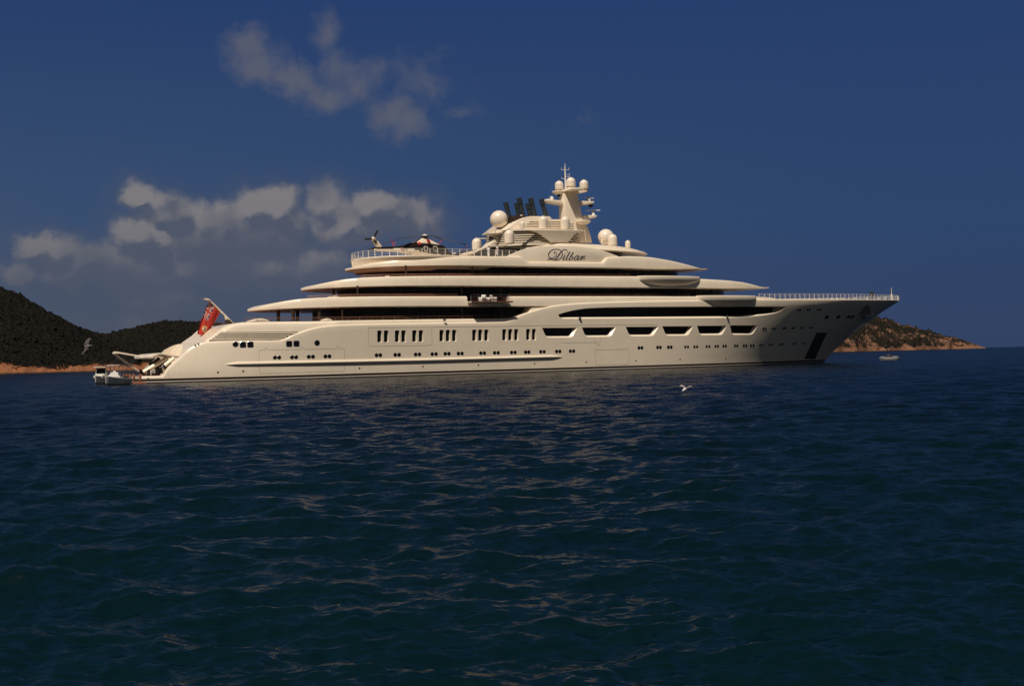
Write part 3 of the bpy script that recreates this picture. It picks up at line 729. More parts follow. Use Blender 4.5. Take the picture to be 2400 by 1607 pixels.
# ---- rubbing strake
def make_strake():
    rings = []
    for i in range(81):
        t = i/80; x = 526+(1320-526)*t; y = interp([526, 1000, 1320], [851.5, 841.8, 833.6], x)
        u, v, z = PS(x, y); e = min(1, min(t, 1-t)*28)**0.6
        sec = [(0.02, 0.40), (-0.10*e, 0.34), (-0.23*e, 0.16), (-0.25*e, 0.06), (-0.22*e, -0.02), (0.02, -0.38*max(.3, e))]
        rings.append([Vector((u, v+a, z-0.2+c*max(.25, e))) for a, c in sec])
    return loft('rub_rail', rings, M_hull, hull, 25)
make_strake()

# ---- upper bulwark, set a little inboard of the hull ridge
BUL_PX = [(483, 798.5), (491, 792.5), (500, 786.8), (513.5, 777.7), (520, 772), (528, 766), (537, 761.8), (546, 758.6), (558, 756), (575, 754), (600, 752.7), (632, 752), (690, 751.8), (746, 751.3), (820, 750.3), (980, 748), (1100, 746.4), (1190, 745.5), (1225, 744.5), (1238, 733), (1243, 724), (1247, 718), (1252, 716.2), (1303, 715.8)]
def b_bul(u): return b_st(u)-0.36-3.6*max(0.0, 1-u/24.0)**1.4*(6.5/8.0)**1.5
def PB(px, py, off=0.0):
    v = -b_bul(P(px, py, -B)[0])
    for _ in range(12): v = -b_bul(P(px, py, v-off)[0])
    u, z = P(px, py, v-off); return u, v-off, z
_bu = [PB(x, y) for x, y in BUL_PX]; bul_u = [p[0] for p in _bu]; bul_z = [p[2] for p in _bu]
def zbul(u): return interp(bul_u, bul_z, u)
def make_bulwark():
    rings = []
    us = np.array(sorted(set(np.round(np.concatenate([bul_u, np.arange(bul_u[0], bul_u[-1], 0.9)]), 3))))
    for u in us:
        zt = zbul(u); zb = min(ztop(u)-0.7, zt-0.15); b = b_bul(u); h = zt-zb; r = min(0.9 if u < 28 else 0.42, h*0.5)
        side = [(b, zb), (b, zb+h*0.3), (b-0.02, zt-r), (b-0.10*r/0.42, zt-r*0.45), (b-0.30*r/0.42, zt-r*0.12), (b-0.62*r/0.42, zt), (b-2.4, zt-0.02)]
        rings.append([Vector((u, -a, z)) for a, z in side]+[Vector((u, a, z)) for a, z in side[::-1]])
    return loft('bulwark', rings, M_cream, yacht, 30)
bulwark = make_bulwark()
# louvred intake in the bulwark flank
def make_louvre():
    ys = [779.2, 783.9, 788.6, 793.3, 797.6]
    def left(y): return interp([777.7, 798.5], [516, 487], y)
    def right(y): return interp([775, 784.6, 791.6, 797.3], [712, 684, 670.5, 660], y)
    dk = MB()
    for k, y in enumerate(ys):
        x0, x1 = left(y)+2, right(y)-1; n = 46
        ring = [[], []]
        for j, dy in enumerate((-1.25, 1.25)):
            for i in range(n+1):
                x = x0+(x1-x0)*i/n; ring[j].append(Vector(PB(x, y+dy*(1 if k else .9)-0.6*(x-x0)/(x1-x0), 0.012)))
        dk.add(ring[0]+ring[1], [(i, i+1, n+1+i+1, n+1+i) for i in range(n)])
    o = dk.build('louvre_gap', M_pillar, bulwark, False)
    sl = MB()
    for k in range(4):
        y = (ys[k]+ys[k+1])/2-0.2; x0, x1 = left(y)+1.2, right(y)-1; n = 40; V = []
        for dy, off in ((-1.3, 0.0), (-1.0, 0.20), (0.4, 0.24), (1.1, 0.16), (1.1, 0.0)):
            for i in range(n+1):
                x = x0+(x1-x0)*i/n; V.append(Vector(PB(x, y+dy-0.6*(x-x0)/(x1-x0), off)))
        W = n+1; sl.add(V, [(j*W+i, j*W+i+1, (j+1)*W+i+1, (j+1)*W+i) for j in range(4) for i in range(n)])
    sl.build('louvre_slat', M_cream, bulwark, True, 25)
make_louvre()

# ---- deck bands (overhanging roofs with their bulwarks)
def plan(u0, u1, la, lf, b, n=2.0):
    def f(u):
        k = 1.0
        if u < u0+la: k = max(0.0, 1-min(1, (u0+la-u)/la)**n)**(1/n)
        elif u > u1-lf: k = max(0.0, 1-min(1, (u-(u1-lf))/lf)**n)**(1/n)
        return max(0.03, b*k)
    return f
def solve(px, py, bf, off=0.0):
    v = -bf(P(px, py, -B)[0])
    for _ in range(30): v = 0.5*v-0.5*bf(P(px, py, v-off)[0])
    u, z = P(px, py, v-off); return u, v-off, z
def band(name, u0, u1, bf, zb, top_px, m, parent=yacht, slope=0.07, extra=(), r0=0.38, zbf=None, minh=0.16, notch=None):
    pts = sorted([(p[0], p[2]) for p in (solve(x, y, bf) for x, y in top_px)])
    tu = [p[0] for p in pts]; tz = [p[1] for p in pts]
    def zt(u): return max(interp(tu, tz, u), (zbf(u) if zbf else zb)+minh)
    c = (1-np.cos(np.linspace(0, 1, 60)*math.pi))/2
    us = np.concatenate([u0+c[:40]*(u1-u0)*0.5, u0+(u1-u0)*c, np.arange(u0, u1, 1.2), [u0+0.02, u0+0.1, u0+.3, u1-.02, u1-.1, u1-.3], list(extra)])
    us = np.array(sorted(set(np.round(np.clip(us, u0, u1), 3))))
    rings = []
    for u in us:
        a = bf(u); z0 = zbf(u) if zbf else zb; z1 = zt(u); h = z1-z0; r = min(r0, h*0.35); k = min(1.0, a/1.5)
        sl = slope*h*k
        side = [(a-0.25*k, z0), (a-0.04*k, z0+0.03), (a, z0+min(.10, h*.3)), (a-sl*0.35, z0+h*0.5), (a-sl, z1-r), (a-sl-0.18*r*k, z1-r*0.45), (a-sl-0.55*r*k, z1-r*0.1), (a-sl-r*k, z1), (max(0.005, a*0.3), z1-0.01)]
        side = [(max(0.004, p), q) for p, q in side]
        near = list(side)
        if notch and notch[0] < u < notch[1]:
            vi, hz_ = notch[2], notch[3]
            near[2:8] = [(a, z0+hz_*0.5), (a-0.02, z0+hz_), (vi, z0+hz_+0.01), (vi, z0+h*0.6), (vi, z1-0.05), (vi-.02, z1)]
        rings.append([Vector((u, -p, q)) for p, q in near]+[Vector((u, p, q)) for p, q in side[::-1]])
    o = loft(name, rings, m, parent, 26)
    return o, zt
zA = P(900, 718.3, -11.4)[1]; zBb = P(1000, 669.7, -11.3)[1]; zC = P(1000, 620.6, -11.0)[1]
uA0 = P(583, 728.8, 0)[0]; uA1 = P(1815, 700, -2)[0]
bA = plan(uA0, uA1, 24, 20, 11.42)
def sweep(u0, u1, la, lf, zb, tipa, tipf):
    za = P(*tipa, 0)[1] if tipa else zb; zf = P(*tipf, 0)[1] if tipf else zb
    def f(u):
        if u < u0+la: return zb+(za-zb)*min(1, (u0+la-u)/la)**2.2
        if u > u1-lf: return zb+(zf-zb)*min(1, (u-u1+lf)/lf)**2.2
        return zb
    return f
bandA, ztA = band('main_deck_roof', uA0, uA1, bA, zA, [(583, 727), (590, 724.6), (603, 720.3), (620, 715.6), (635, 711.6), (668, 705.2), (700, 700.4), (746, 697.4), (793, 695.6), (830, 694.8), (900, 694), (1000, 693.8), (1240, 693.7), (1500, 693.7), (1640, 694.2), (1760, 694.6)], M_cream, zbf=sweep(uA0, uA1, 24, 20, zA, (583, 729.6), None), notch=(P(1096, 707, -11.4)[0], P(1195, 707, -11.4)[0], 8.4, 0.55), extra=[P(x, 707, -11.4)[0]+d for x in (1096, 1195) for d in (-.012, .012)])
uB0 = P(709, 679.5, 0)[0]; uB1 = P(1784, 673, 0)[0]
bB = plan(uB0, uB1, 22, 22, 11.2)
bandB, ztB = band('bridge_deck_roof', uB0, uB1, bB, zBb, [(709, 678.5), (718, 675), (727, 671.8), (757, 663.8), (780, 659), (812, 653.6), (852, 650), (895, 648), (959, 646.6), (1000, 646.2), (1200, 646.0), (1400, 646.5), (1499, 647), (1570, 648.6), (1633, 652.6), (1680, 655), (1715, 657.5), (1745, 661.2), (1768, 667), (1783, 672)], M_cream, zbf=sweep(uB0, uB1, 22, 22, zBb, (709, 680.4), (1784, 677)))
uC0 = P(814, 632.5, 0)[0]; uC1 = P(1643, 630.5, 0)[0]
bC = plan(uC0, uC1, 20, 22, 10.9)
_ex = [solve(x, 606, bC)[0] for x in (1221, 1223, 1237, 1240, 1413, 1416, 1424, 1427)]
bandC, ztC = band('sun_deck_roof', uC0, uC1, bC, zC, [(814, 631.6), (826, 627), (839, 623.4), (870, 616.6), (923, 610), (995, 605.6), (1085, 601.2), (1139, 600), (1200, 599.4), (1222, 600.0), (1239, 613.2), (1300, 613.6), (1414, 614.4), (1425, 602.4), (1475, 599.6), (1529, 602.2), (1574, 610), (1605, 617.4), (1630, 625), (1643, 629.5)], M_cream, extra=_ex, zbf=sweep(uC0, uC1, 20, 22, zC, (814, 633.6), (1643, 634.6)))
# name board: arched panel rising out of the sun deck fascia
ARCH = [(1189, 600.3), (1200, 595.2), (1211.5, 589.8), (1225, 584.8), (1239.7, 580.6), (1268, 576.8), (1305, 575.8), (1340, 576.4), (1362, 577.7), (1385, 580.6), (1399, 583.4), (1414, 587.2), (1427.5, 591.9), (1449, 600)]
prism('name_board', ARCH+[(1452, 612), (1440, 618), (1200, 617), (1186, 611)], -10.25, -9.9, M_cream, yacht, 0.10)
prism('name_board', ARCH+[(1452, 612), (1440, 618), (1200, 617), (1186, 611)], 9.9, 10.25, M_cream, yacht, 0.10, pv=-10.25)
# script lettering of the name
def letters(strokes, v, m, parent):
    b = MB()
    for pts, ws in strokes:
        P3 = []; n = len(pts)
        for i in range(n-1):
            p0, p1, p2, p3 = [np.array(pts[max(0, min(n-1, k))], float) for k in (i-1, i, i+1, i+2)]
            for k in range(8):
                t = k/8; P3.append((0.5*((2*p1)+(-p0+p2)*t+(2*p0-5*p1+4*p2-p3)*t*t+(-p0+3*p1-3*p2+p3)*t**3), i+t))
        P3.append((np.array(pts[-1], float), n-1.0))
        L = len(P3); Vf = []
        for i, (p, s_) in enumerate(P3):
            d = P3[min(i+1, L-1)][0]-P3[max(i-1, 0)][0]; d = d/(np.linalg.norm(d)+1e-9); nn = np.array([-d[1], d[0]])*np.interp(s_, range(len(ws)), ws)*0.40
            for q in (p+nn, p-nn): Vf.append(q)
        V = []
        for q in Vf:
            u, z = P(1250+q[0]/15.613, 570+q[1]/15.613, v); V.append((u, v, z))
        k = len(V); V2 = [(a, c+0.03, e) for a, c, e in V]; f = []
        for i in range(L-1):
            f += [(2*i, 2*i+1, 2*i+3, 2*i+2), (2*i, 2*i+2, k+2*i+2, k+2*i), (2*i+1, k+2*i+1, k+2*i+3, 2*i+3)]
        f += [(0, k, k+1, 1), (2*L-2, 2*L-1, k+2*L-1, k+2*L-2)]
        b.add(V+V2, f)
    return b.build('name_lettering', m, parent, False)
D1 = [(772, 372), (765, 345), (790, 315), (835, 330), (855, 385), (825, 460), (755, 520), (665, 545), (585, 512), (553, 430), (580, 345), (655, 265), (745, 226), (855, 214), (965, 237), (1035, 295), (1066, 375), (1055, 455), (1010, 530), (940, 588), (850, 614), (765, 606), (690, 588), (610, 578), (540, 588), (515, 597)]
W1 = [46, 40, 22, 18, 18, 20, 22, 26, 36, 40, 38, 32, 26, 24, 24, 28, 34, 36, 34, 32, 34, 34, 36, 44, 44, 20]
STROKES = [(D1, W1), ([(1258, 352), (1245, 285), (1195, 232), (1120, 234), (1045, 285), (985, 350), (925, 440), (870, 520), (810, 572), (745, 592)], [12, 16, 20, 22, 26, 44, 54, 52, 36, 18]),
           ([(1152, 448), (1112, 525), (1078, 588), (1105, 612), (1150, 575)], [44, 46, 44, 24, 16]), ([(1160, 388), (1172, 404)], [42, 42]),
           ([(1342, 312), (1272, 430), (1212, 538), (1188, 595), (1222, 610), (1262, 570)], [44, 46, 46, 42, 24, 16]),
           ([(1465, 318), (1392, 440), (1332, 540), (1304, 590), (1338, 616), (1400, 590), (1446, 530), (1440, 478), (1398, 472)], [42, 46, 46, 42, 28, 32, 40, 30, 20]),
           ([(1668, 462), (1605, 455), (1542, 500), (1488, 572), (1508, 616), (1560, 602), (1622, 530), (1672, 462)], [20, 28, 40, 44, 28, 22, 18, 24]), ([(1680, 458), (1632, 545), (1608, 604), (1648, 612), (1700, 560)], [44, 46, 42, 24, 16]),
           ([(1700, 560), (1765, 475), (1800, 486), (1748, 590), (1718, 628)], [16, 26, 44, 48, 44]), ([(1765, 560), (1822, 492), (1880, 466), (1880, 506)], [20, 30, 40, 30]), ([(1815, 545), (1850, 580), (1902, 545)], [40, 30, 18])]
letters(STROKES, -10.285, M_grey, yacht)
# ---- wing stations: bulging side balconies
def pod(name, x0, x1, ytop, ybot, v, width, m):
    ua, zt = P(x0, ytop, v); ub, _ = P(x1, ytop, v); zb = P((x0+x1)/2, ybot, v)[1]; uc = (ua+ub)/2; hw = (ub-ua)/2; h = zt-zb; rings = []
    for t in np.sin(np.linspace(-1, 1, 41)*math.pi/2):
        k = max(0.0, 1-t*t); w = width*k**0.55; kk = k**0.5; e = max(0.02, w)
        sec = [(0.4, zt), (-e*0.9, zt+.0), (-e*0.99, zt-0.08), (-e, zt-0.25), (-e*0.97, zt-h*(0.25+.1*kk)), (-e*0.86, zt-h*(.35+0.15*kk)), (-e*0.62, zt-h*(.35+0.37*kk)), (-e*0.35, zt-h*(.3+0.60*kk)), (-e*.1, zt-h*(.26+.74*kk)), (0.4, zt-h*(0.24+.76*kk))]
        rings.append([Vector((uc+t*hw, v+a, z)) for a, z in sec])
    return loft(name, rings, m, yacht, 30)
pod('wing_balcony', 1496, 1640, 646.4, 671.4, -11.0, 1.25, M_cream)
pod('wing_balcony', 1634, 1772, 692.6, 718.6, -11.2, 1.15, M_cream)
# ---- glazed deck houses between the bands
def house(name, px0, px1, ytop_z, ybot_z, b, la, lf, m):
    u0 = P(px0, 700, -b*0.6)[0]; u1 = P(px1, 700, -b*0.55)[0]; f = plan(u0, u1, la, lf, b, 2.4); rings = []
    us = np.concatenate([u0+(u1-u0)*(1-np.cos(np.linspace(0, 1, 70)*math.pi))/2]); us = sorted(set(np.round(us, 3)))
    for u in us:
        a = f(u); rings.append([Vector((u, -a, ybot_z)), Vector((u, -a, ytop_z)), Vector((u, a, ytop_z)), Vector((u, a, ybot_z))])
    return loft(name, rings, m, yacht, 30), f, u0, u1
zMain = zbul(60)-0.9
h1, f1, h1a, h1b = house('main_deck_saloon', 775, 1330, zA+0.05, zMain-0.5, 8.9, 5, 6, M_glass2)
h2, f2, h2a, h2b = house('upper_deck_saloon', 836, 1712, zBb+0.05, zA+0.6, 8.6, 5, 14, M_glass2)
h3, f3, h3a, h3b = house('bridge_house', 950, 1606, zC+0.05, zBb+0.6, 8.2, 5, 14, M_glass2)
def house_bars(f, ua, ub, z0, z1, step, parent):
    b = MB(); b.box((0, 0, (z1-z0)/2), (0.10, 0.10, z1-z0)); me = None; u = ua+6
    while u < ub-4:
        if me is None: o = b.build('mullion', M_dark, parent, False); me = o.data
        else: o = link(bpy.data.objects.new('mullion', me), parent)
        o.location = (u, -f(u)-0.03, z0); u += step
house_bars(f1, h1a, h1b, zMain, zA, 1.75, h1); house_bars(f2, h2a, h2b, zA+1.5, zBb, 2.1, h2); house_bars(f3, h3a, h3b, zBb+1.5, zC, 1.9, h3)
# decks between the bands (teak)
def deck(name, ua, ub, z, bf, parent, inset=0.5):
    us = np.linspace(ua, ub, 60); V = [Vector((u, -max(0.05, bf(u)-inset), z)) for u in us]+[Vector((u, max(0.05, bf(u)-inset), z)) for u in us[::-1]]
    V += [v-Vector((0, 0, .1)) for v in V]; n = len(us)*2
    return mesh_obj(name, V, [tuple(range(n)), tuple(range(n, 2*n))[::-1]]+[(k, (k+1) % n, (k+1) % n+n, k+n) for k in range(n)], M_teak, parent, False)
for nm_, ua_, ub_, zf_, bf_, ins_ in (('main_deck_planking', bul_u[9]+1, bul_u[-6], zbul, b_bul, 1.0), ('upper_deck_planking', uA0+5, uA1-14, ztA, bA, 1.3), ('bridge_deck_planking', uB0+5, uB1-14, ztB, bB, 1.3)):
    us = np.linspace(ua_, ub_, 90); V = []; W_ = len(us)
    for sg in (-1, 1):
        V += [Vector((u, sg*max(0.05, bf_(u)-ins_), zf_(u)+0.012)) for u in us]
    mesh_obj(nm_, V, [(i, i+1, W_+i+1, W_+i) for i in range(W_-1)], M_teak, yacht, False)
# pillars
pil = []
def pillar(px, v, z0, z1, r=0.2, m=M_pillar):
    u, _ = P(px, 720, v); b = MB(); b.tube([(u, v, z0), (u, v, z1)], r, 10); return b.build('pillar', m, yacht)
for px, v in ((652, -3.5), (687, -6.5), (697, -1.0), (748, -8.0)): pillar(px, v, zMain, zA+0.1, 0.26)
for px, v in ((802, -9.4), (1083, -10.6), (1174, -10.6)): pillar(px, v, zMain, zA+0.1, 0.13)
for px, v in ((783, -4.0), (815, -1.0)): pillar(px, v, zA+1.2, zBb+0.1, 0.24)
for px, v in ((839, -9.0), (1083, -10.3), (1174, -10.3)): pillar(px, v, zA+1.8, zBb+0.1, 0.14)
pillar(891, -4.0, zBb+1.2, zC+0.1, 0.24); pillar(953, -8.4, zBb+1.4, zC+0.1, 0.15); pillar(1109, -9.6, zBb+1.4, zC+0.1, 0.14)
# cap rails over the bulwarks
def caprail(name, ua, ub, bf, zf, inset, h, post, r=0.05, m=M_teak, far=True):
    out = []
    for sgn in ((-1, 1) if far else (-1,)):
        b = MB(); us = np.arange(ua, ub, 0.9)
        pts = [Vector((u, sgn*max(0.02, bf(u)-inset), zf(u)+h)) for u in us]
        b.tube(pts, r, 6); b.tube([p-Vector((0, 0, h*0.5)) for p in pts], r*0.5, 5)
        k = 0; u = ua
        while u < ub:
            p = Vector((u, sgn*max(0.02, bf(u)-inset), zf(u))); b.tube([p-Vector((0, 0, 0.05)), p+Vector((0, 0, h))], r*0.7, 6); u += post
        out.append(b.build(name, m, yacht))
    return out
caprail('handrail', bul_u[9], bul_u[-7], b_bul, zbul, 0.75, 0.5, 1.9, 0.045)
caprail('handrail', uA0+7, solve(1090, 690, bA)[0], bA, ztA, 1.1, 0.35, 1.9, 0.06); caprail('handrail', solve(1200, 690, bA)[0], solve(1630, 690, bA)[0], bA, ztA, 1.1, 0.35, 1.9, 0.06)
caprail('handrail', uB0+7, solve(1490, 646, bB)[0], bB, ztB, 1.1, 0.35, 1.9, 0.06)
# ---- fold-down balcony in the main deck roof
ub0, zb0 = P(1096, 707, -11.6); ub1, _ = P(1195, 707, -11.6)
zbal = P(1145, 706.3, -12.2)[1]
b = MB(); L = ub1-ub0; uc = (ub0+ub1)/2
b.box((uc, -11.0, zbal-0.10), (L-0.12, 3.6, 0.16)); b.box((uc, -10.6, zbal-0.45), (L-0.9, 2.6, 0.42))
balcony = b.build('fold_down_balcony', M_cream, yacht, False)
b = MB(); b.box((uc, -11.02, zbal+0.02), (L-0.10, 3.62, 0.05)); b.box((uc, -12.825, zbal-0.06), (L-0.14, 0.05, 0.10)); b.build('balcony_deck', M_teak, balcony, False)
b = MB()
for x in (1104, 1121, 1138.5, 1155.5, 1190):
    u, _ = P(x, 700, -12.4); b.tube([(u, -12.4, zbal), (u, -12.4, zbal+1.05)], 0.05, 6)
for h in (0.35, 0.7, 1.05): b.tube([(ub0+.4, -12.4, zbal+h), (ub1-.2, -12.4, zbal+h)], 0.022, 5)
b.build('balcony_rail', M_chrome, balcony)

# ---- stanchion rails: each post a piece of its rail
def fence(name, pts, posts, h, m=M_rail, bars=(0.30, 0.55, 0.80, 1.0), pw=0.12, br=0.016):
    b = MB()
    for k in bars: b.tube([Vector(p)+Vector((0, 0, h*k)) for p in pts], br*(1.5 if k == 1.0 else 1), 6)
    rail = b.build(name, m, yacht)
    pm = MB(); pm.box((0, 0, h/2), (pw, 0.05, h)); pme = None
    for p, d in posts:
        if pme is None:
            o = pm.build('rail_post', m, rail, False); pme = o.data
        else: o = link(bpy.data.objects.new('rail_post', pme), rail)
        o.location = p; o.rotation_euler = (0, 0, math.atan2(d.y, d.x))
    return rail
def walk(curve, step, end=None):
    """points at equal spacing along a polyline"""
    out = []; acc = 0.0; out.append((curve[0], (curve[1]-curve[0]).normalized()))
    for a, c in zip(curve[:-1], curve[1:]):
        L = (c-a).length; d = (c-a).normalized()
        while acc+L >= step:
            t = step-acc; a = a+d*t; L -= t; acc = 0; out.append((a.copy(), d))
        acc += L
    return out
# foredeck rail, both sides meeting at the stem
uF0 = PS(1782, 701)[0]
s_list = np.sin(np.linspace(0, 1, 120)*math.pi/2)
edge = []
for s in s_list:
    u = uF0+(U_BOW-0.25-uF0)*s; zt = ztop(u); edge.append(Vector((u, -max(0.02, hb(u, zt)-0.30), zt-0.01)))
edge_far = [Vector((p.x, -p.y, p.z)) for p in edge[::-1]]
lead = [Vector((uF0-1.5, edge[0].y, edge[0].z)), Vector((uF0-0.6, edge[0].y, edge[0].z+0.0))]
fence('foredeck_rail', edge, walk(edge, 1.28), 0.98)
fence('foredeck_rail', edge_far, walk(edge_far, 1.28), 0.98)
# foredeck fittings
b = MB(); u, z = P(2043.4, 701, -1.5); b.tube([(u, -1.5, z-.5), (u, -1.5, z+0.75)], 0.2, 10); b.lathe((u, -1.5, z+1.15), [(0.02, -.44), (.30, -.32), (.43, -.1), (.44, .08), (.31, .31), (.02, .44)], 18); b.build('anchor_ball', M_rubber, yacht)
b = MB(); u, z = P(2090, 702.5, 0); b.tube([(u, 0, z-.3), (u, 0, z+1.15)], [.20, .17], 10); b.tube([(u, 0, z+1.1), (u-.05, 0, z+2.55)], [.06, .035], 8); b.build('jackstaff', M_rail, yacht)
b = MB(); pts = [(u+.02, 0.03, z+2.3), (u-.28, 0.1, z+1.95), (u-.20, .12, z+1.35), (u+.02, .05, z+1.2)]; b.add(pts, [(0, 1, 2, 3)]); b.build('small_pennant', M_fl_blue, yacht, False)

# ---- helicopter deck
uH0, zH = P(829.5, 607.5, 0); zH = P(1000, 597.0, -9.6)[1]; uH1 = P(1215, 600, -9.5)[0]
bH = plan(uH0, uH1, 11.5, 6, 9.7, 2.0)
def make_helideck():
    rings = []; zlow = ztC(solve(900, 612, bC)[0])-0.3
    c = (1-np.cos(np.linspace(0, 1, 70)*math.pi))/2
    for u in sorted(set(np.round(np.concatenate([uH0+(uH1-uH0)*c*0.5, uH0+(uH1-uH0)*c]), 3))):
        a = bH(u); k = min(1, a/2.5); lift = 0.0
        side = [(max(.01, a-1.7*k), zH-2.3), (max(.02, a-0.75*k), zH-1.25), (max(.03, a-0.14*k), zH-0.36), (max(.035, a-.03*k), zH-0.28), (a, zH-0.10), (a-.04*k, zH-.02), (a-.14*k, zH)]
        side = [(max(0.004, p), q) for p, q in side]
        rings.append([Vector((u, -p, q)) for p, q in side]+[Vector((u, p, q)) for p, q in side[::-1]])
    return loft('helicopter_deck', rings, M_cream2, yacht, 24)
make_helideck()
def rim(u0, la, u1, b_, z, inset, far=False):
    sg = 1 if far else -1; th = np.linspace(0.0, math.pi/2, 70)
    pts = [Vector((u0+inset+(la-inset)*(1-math.cos(t)), sg*(b_-inset)*math.sin(t), z)) for t in th]
    return pts+[Vector((u, sg*(b_-inset), z)) for u in np.linspace(u0+la+0.5, u1, 40)]
uR1 = P(1209, 599, -9.4)[0]
r_near = rim(uH0, 11.5, uR1, 9.7, zH, 0.16); r_far = rim(uH0, 11.5, uR1, 9.7, zH, 0.16, True)
fence('helideck_rail', r_near, walk(r_near, 1.27), 1.02, bars=(0.25, 0.5, 0.75, 1.0)); fence('helideck_rail', r_far, walk(r_far, 1.27)[1:], 1.02, bars=(0.25, 0.5, 0.75, 1.0))
# small aft lamp dome on the roof edge
def dome(name, px, ptop, pbase, wpx, v, m=M_white, kind='capsule', parent=None, finial=True):
    u, zb = P(px, pbase, v); _, zt = P(px, ptop, v); s = pxm(px, v); r = wpx/2*s*0.93; b = MB(); h = zt-zb
    if kind == 'sphere':
        c = zb+h-r; a0 = -1.15
        prof = [(r*math.cos(a), c-zb+r*math.sin(a)) for a in np.linspace(a0, math.pi/2-0.01, 26)]
        b.lathe((u, v, zb), prof, 40)
    else:
        prof = [(r*0.90, 0), (r*0.94, h*0.03), (r*0.99, h*.06), (r, h*0.1)]+[(r*1.0, max(h*0.12, (h-r)*0.6))]+[(r*math.cos(a), h-r+r*math.sin(a)) for a in np.linspace(0, math.pi/2-0.01, 14)]
        b.lathe((u, v, zb), prof, 32)
        if finial: b.tube([(u, v, zt-.02), (u, v, zt+0.14)], 0.04, 6)
    return b.build(name, m, parent or yacht, True, 40)
M_dome = mat('radome_cream', (0.76, 0.67, 0.56), 0.30, 0, 0.02, 0.5, coat=0.3)
dome('aft_lamp', 827.5, 614, 625, 6, -1.0, M_dome)

# ---- top house, lens shaped roof and what stands on it
uD0 = P(1150, 577, 0)[0]; uD1, _ = P(1506, 588.5, 0)
zD = P(1320, 584, -8.6)[1]
bD = plan(uD0, uD1, 12, 17, 8.7)
top_roof, ztD = band('top_roof', uD0, uD1, bD, zD, [(1150, 577.5), (1160, 575), (1200, 571.5), (1240, 569), (1300, 568), (1400, 570.5), (1450, 574.2), (1480, 579), (1498, 584), (1506, 587.5)], M_cream, slope=1.1, r0=0.3)
h4, f4, h4a, h4b = house('sky_lounge', 1112, 1473, zD+0.05, zC+1.0, 7.6, 9, 10, M_glass2)
for sg in (-1, 1):
    FIN = [(1084, 595.6), (1090, 592.2), (1100, 589.6), (1113, 587.6), (1125, 583.4), (1138, 578.4), (1150, 574.6), (1175, 573), (1190, 573), (1186, 577.5), (1165, 577.5), (1150, 578.5), (1139, 581.5), (1130, 584.8), (1121, 588.4), (1112, 592.8), (1104, 597.5), (1086, 599)]
    pts = [P(x, y, -7.4) for x, y in FIN]
    prism_uz('roof_fin', pts, sg*6.3, sg*7.9, M_cream, yacht, 0.12)
# louvred drum under the funnel
uE0 = P(1190, 555, -6)[0]; uE1 = P(1378, 555, -4)[0]; zE0 = ztD((uE0+uE1)/2)-0.2; zE1 = P(1290, 541.5, -6.5)[1]
bE = plan(uE0, uE1, 6, 8, 6.6)
def ring_stack(name, levels, bf, ua, ub, m, parent, ex=24):
    """stack of thin plan-shaped rings: levels = (z0, z1, grow)"""
    out = MB()
    c = (1-np.cos(np.linspace(0, 1, 46)*math.pi))/2; us = ua+(ub-ua)*c
    for z0, z1, gr in levels:
        loop = [(u, -(bf(u)+gr)) for u in us]+[(u, bf(u)+gr) for u in us[::-1]]
        n = len(loop); V = [(u, v, z0) for u, v in loop]+[(u, v, z1) for u, v in loop]
        out.add(V, [tuple(range(n))[::-1], tuple(range(n, 2*n))]+[(k, (k+1) % n, (k+1) % n+n, k+n) for k in range(n)])
    return out.build(name, m, parent, True, 30)
ring_stack('intake_core', [(zE0, zE1, -0.5)], bE, uE0, uE1, M_dark, yacht)
hh = (zE1-zE0); ring_stack('intake_louvre', [(zE0+hh*(0.16+0.165*k), zE0+hh*(0.16+0.165*k)+hh*0.085, 0.0) for k in range(5)], bE, uE0, uE1, M_cream2, yacht)
ring_stack('intake_base', [(zE0-0.2, zE0+hh*0.10, 0.25)], bE, uE0, uE1, M_cream, yacht)
zE2 = P(1290, 536.6, -6.5)[1]
ring_stack('intake_cornice', [(zE1-.02, zE2, 0.35)], bE, uE0, uE1, M_cream, yacht)
SH = [(1205, 538), (1366, 538.8), (1371, 541.6), (1362, 542.2), (1352, 545.6), (1343, 554), (1337, 562), (1332, 568.8), (1292, 568.2), (1284, 562), (1275, 555.2), (1267, 549.4), (1258.5, 545), (1250, 542), (1240, 540.6), (1204, 541.6)]
prism('intake_cowl', SH, -7.15, -6.75, M_cream, yacht, 0.08); pts = [P(x, y, -7.15) for x, y in SH]; prism_uz('intake_cowl', pts, 6.75, 7.15, M_cream, yacht, 0.08)
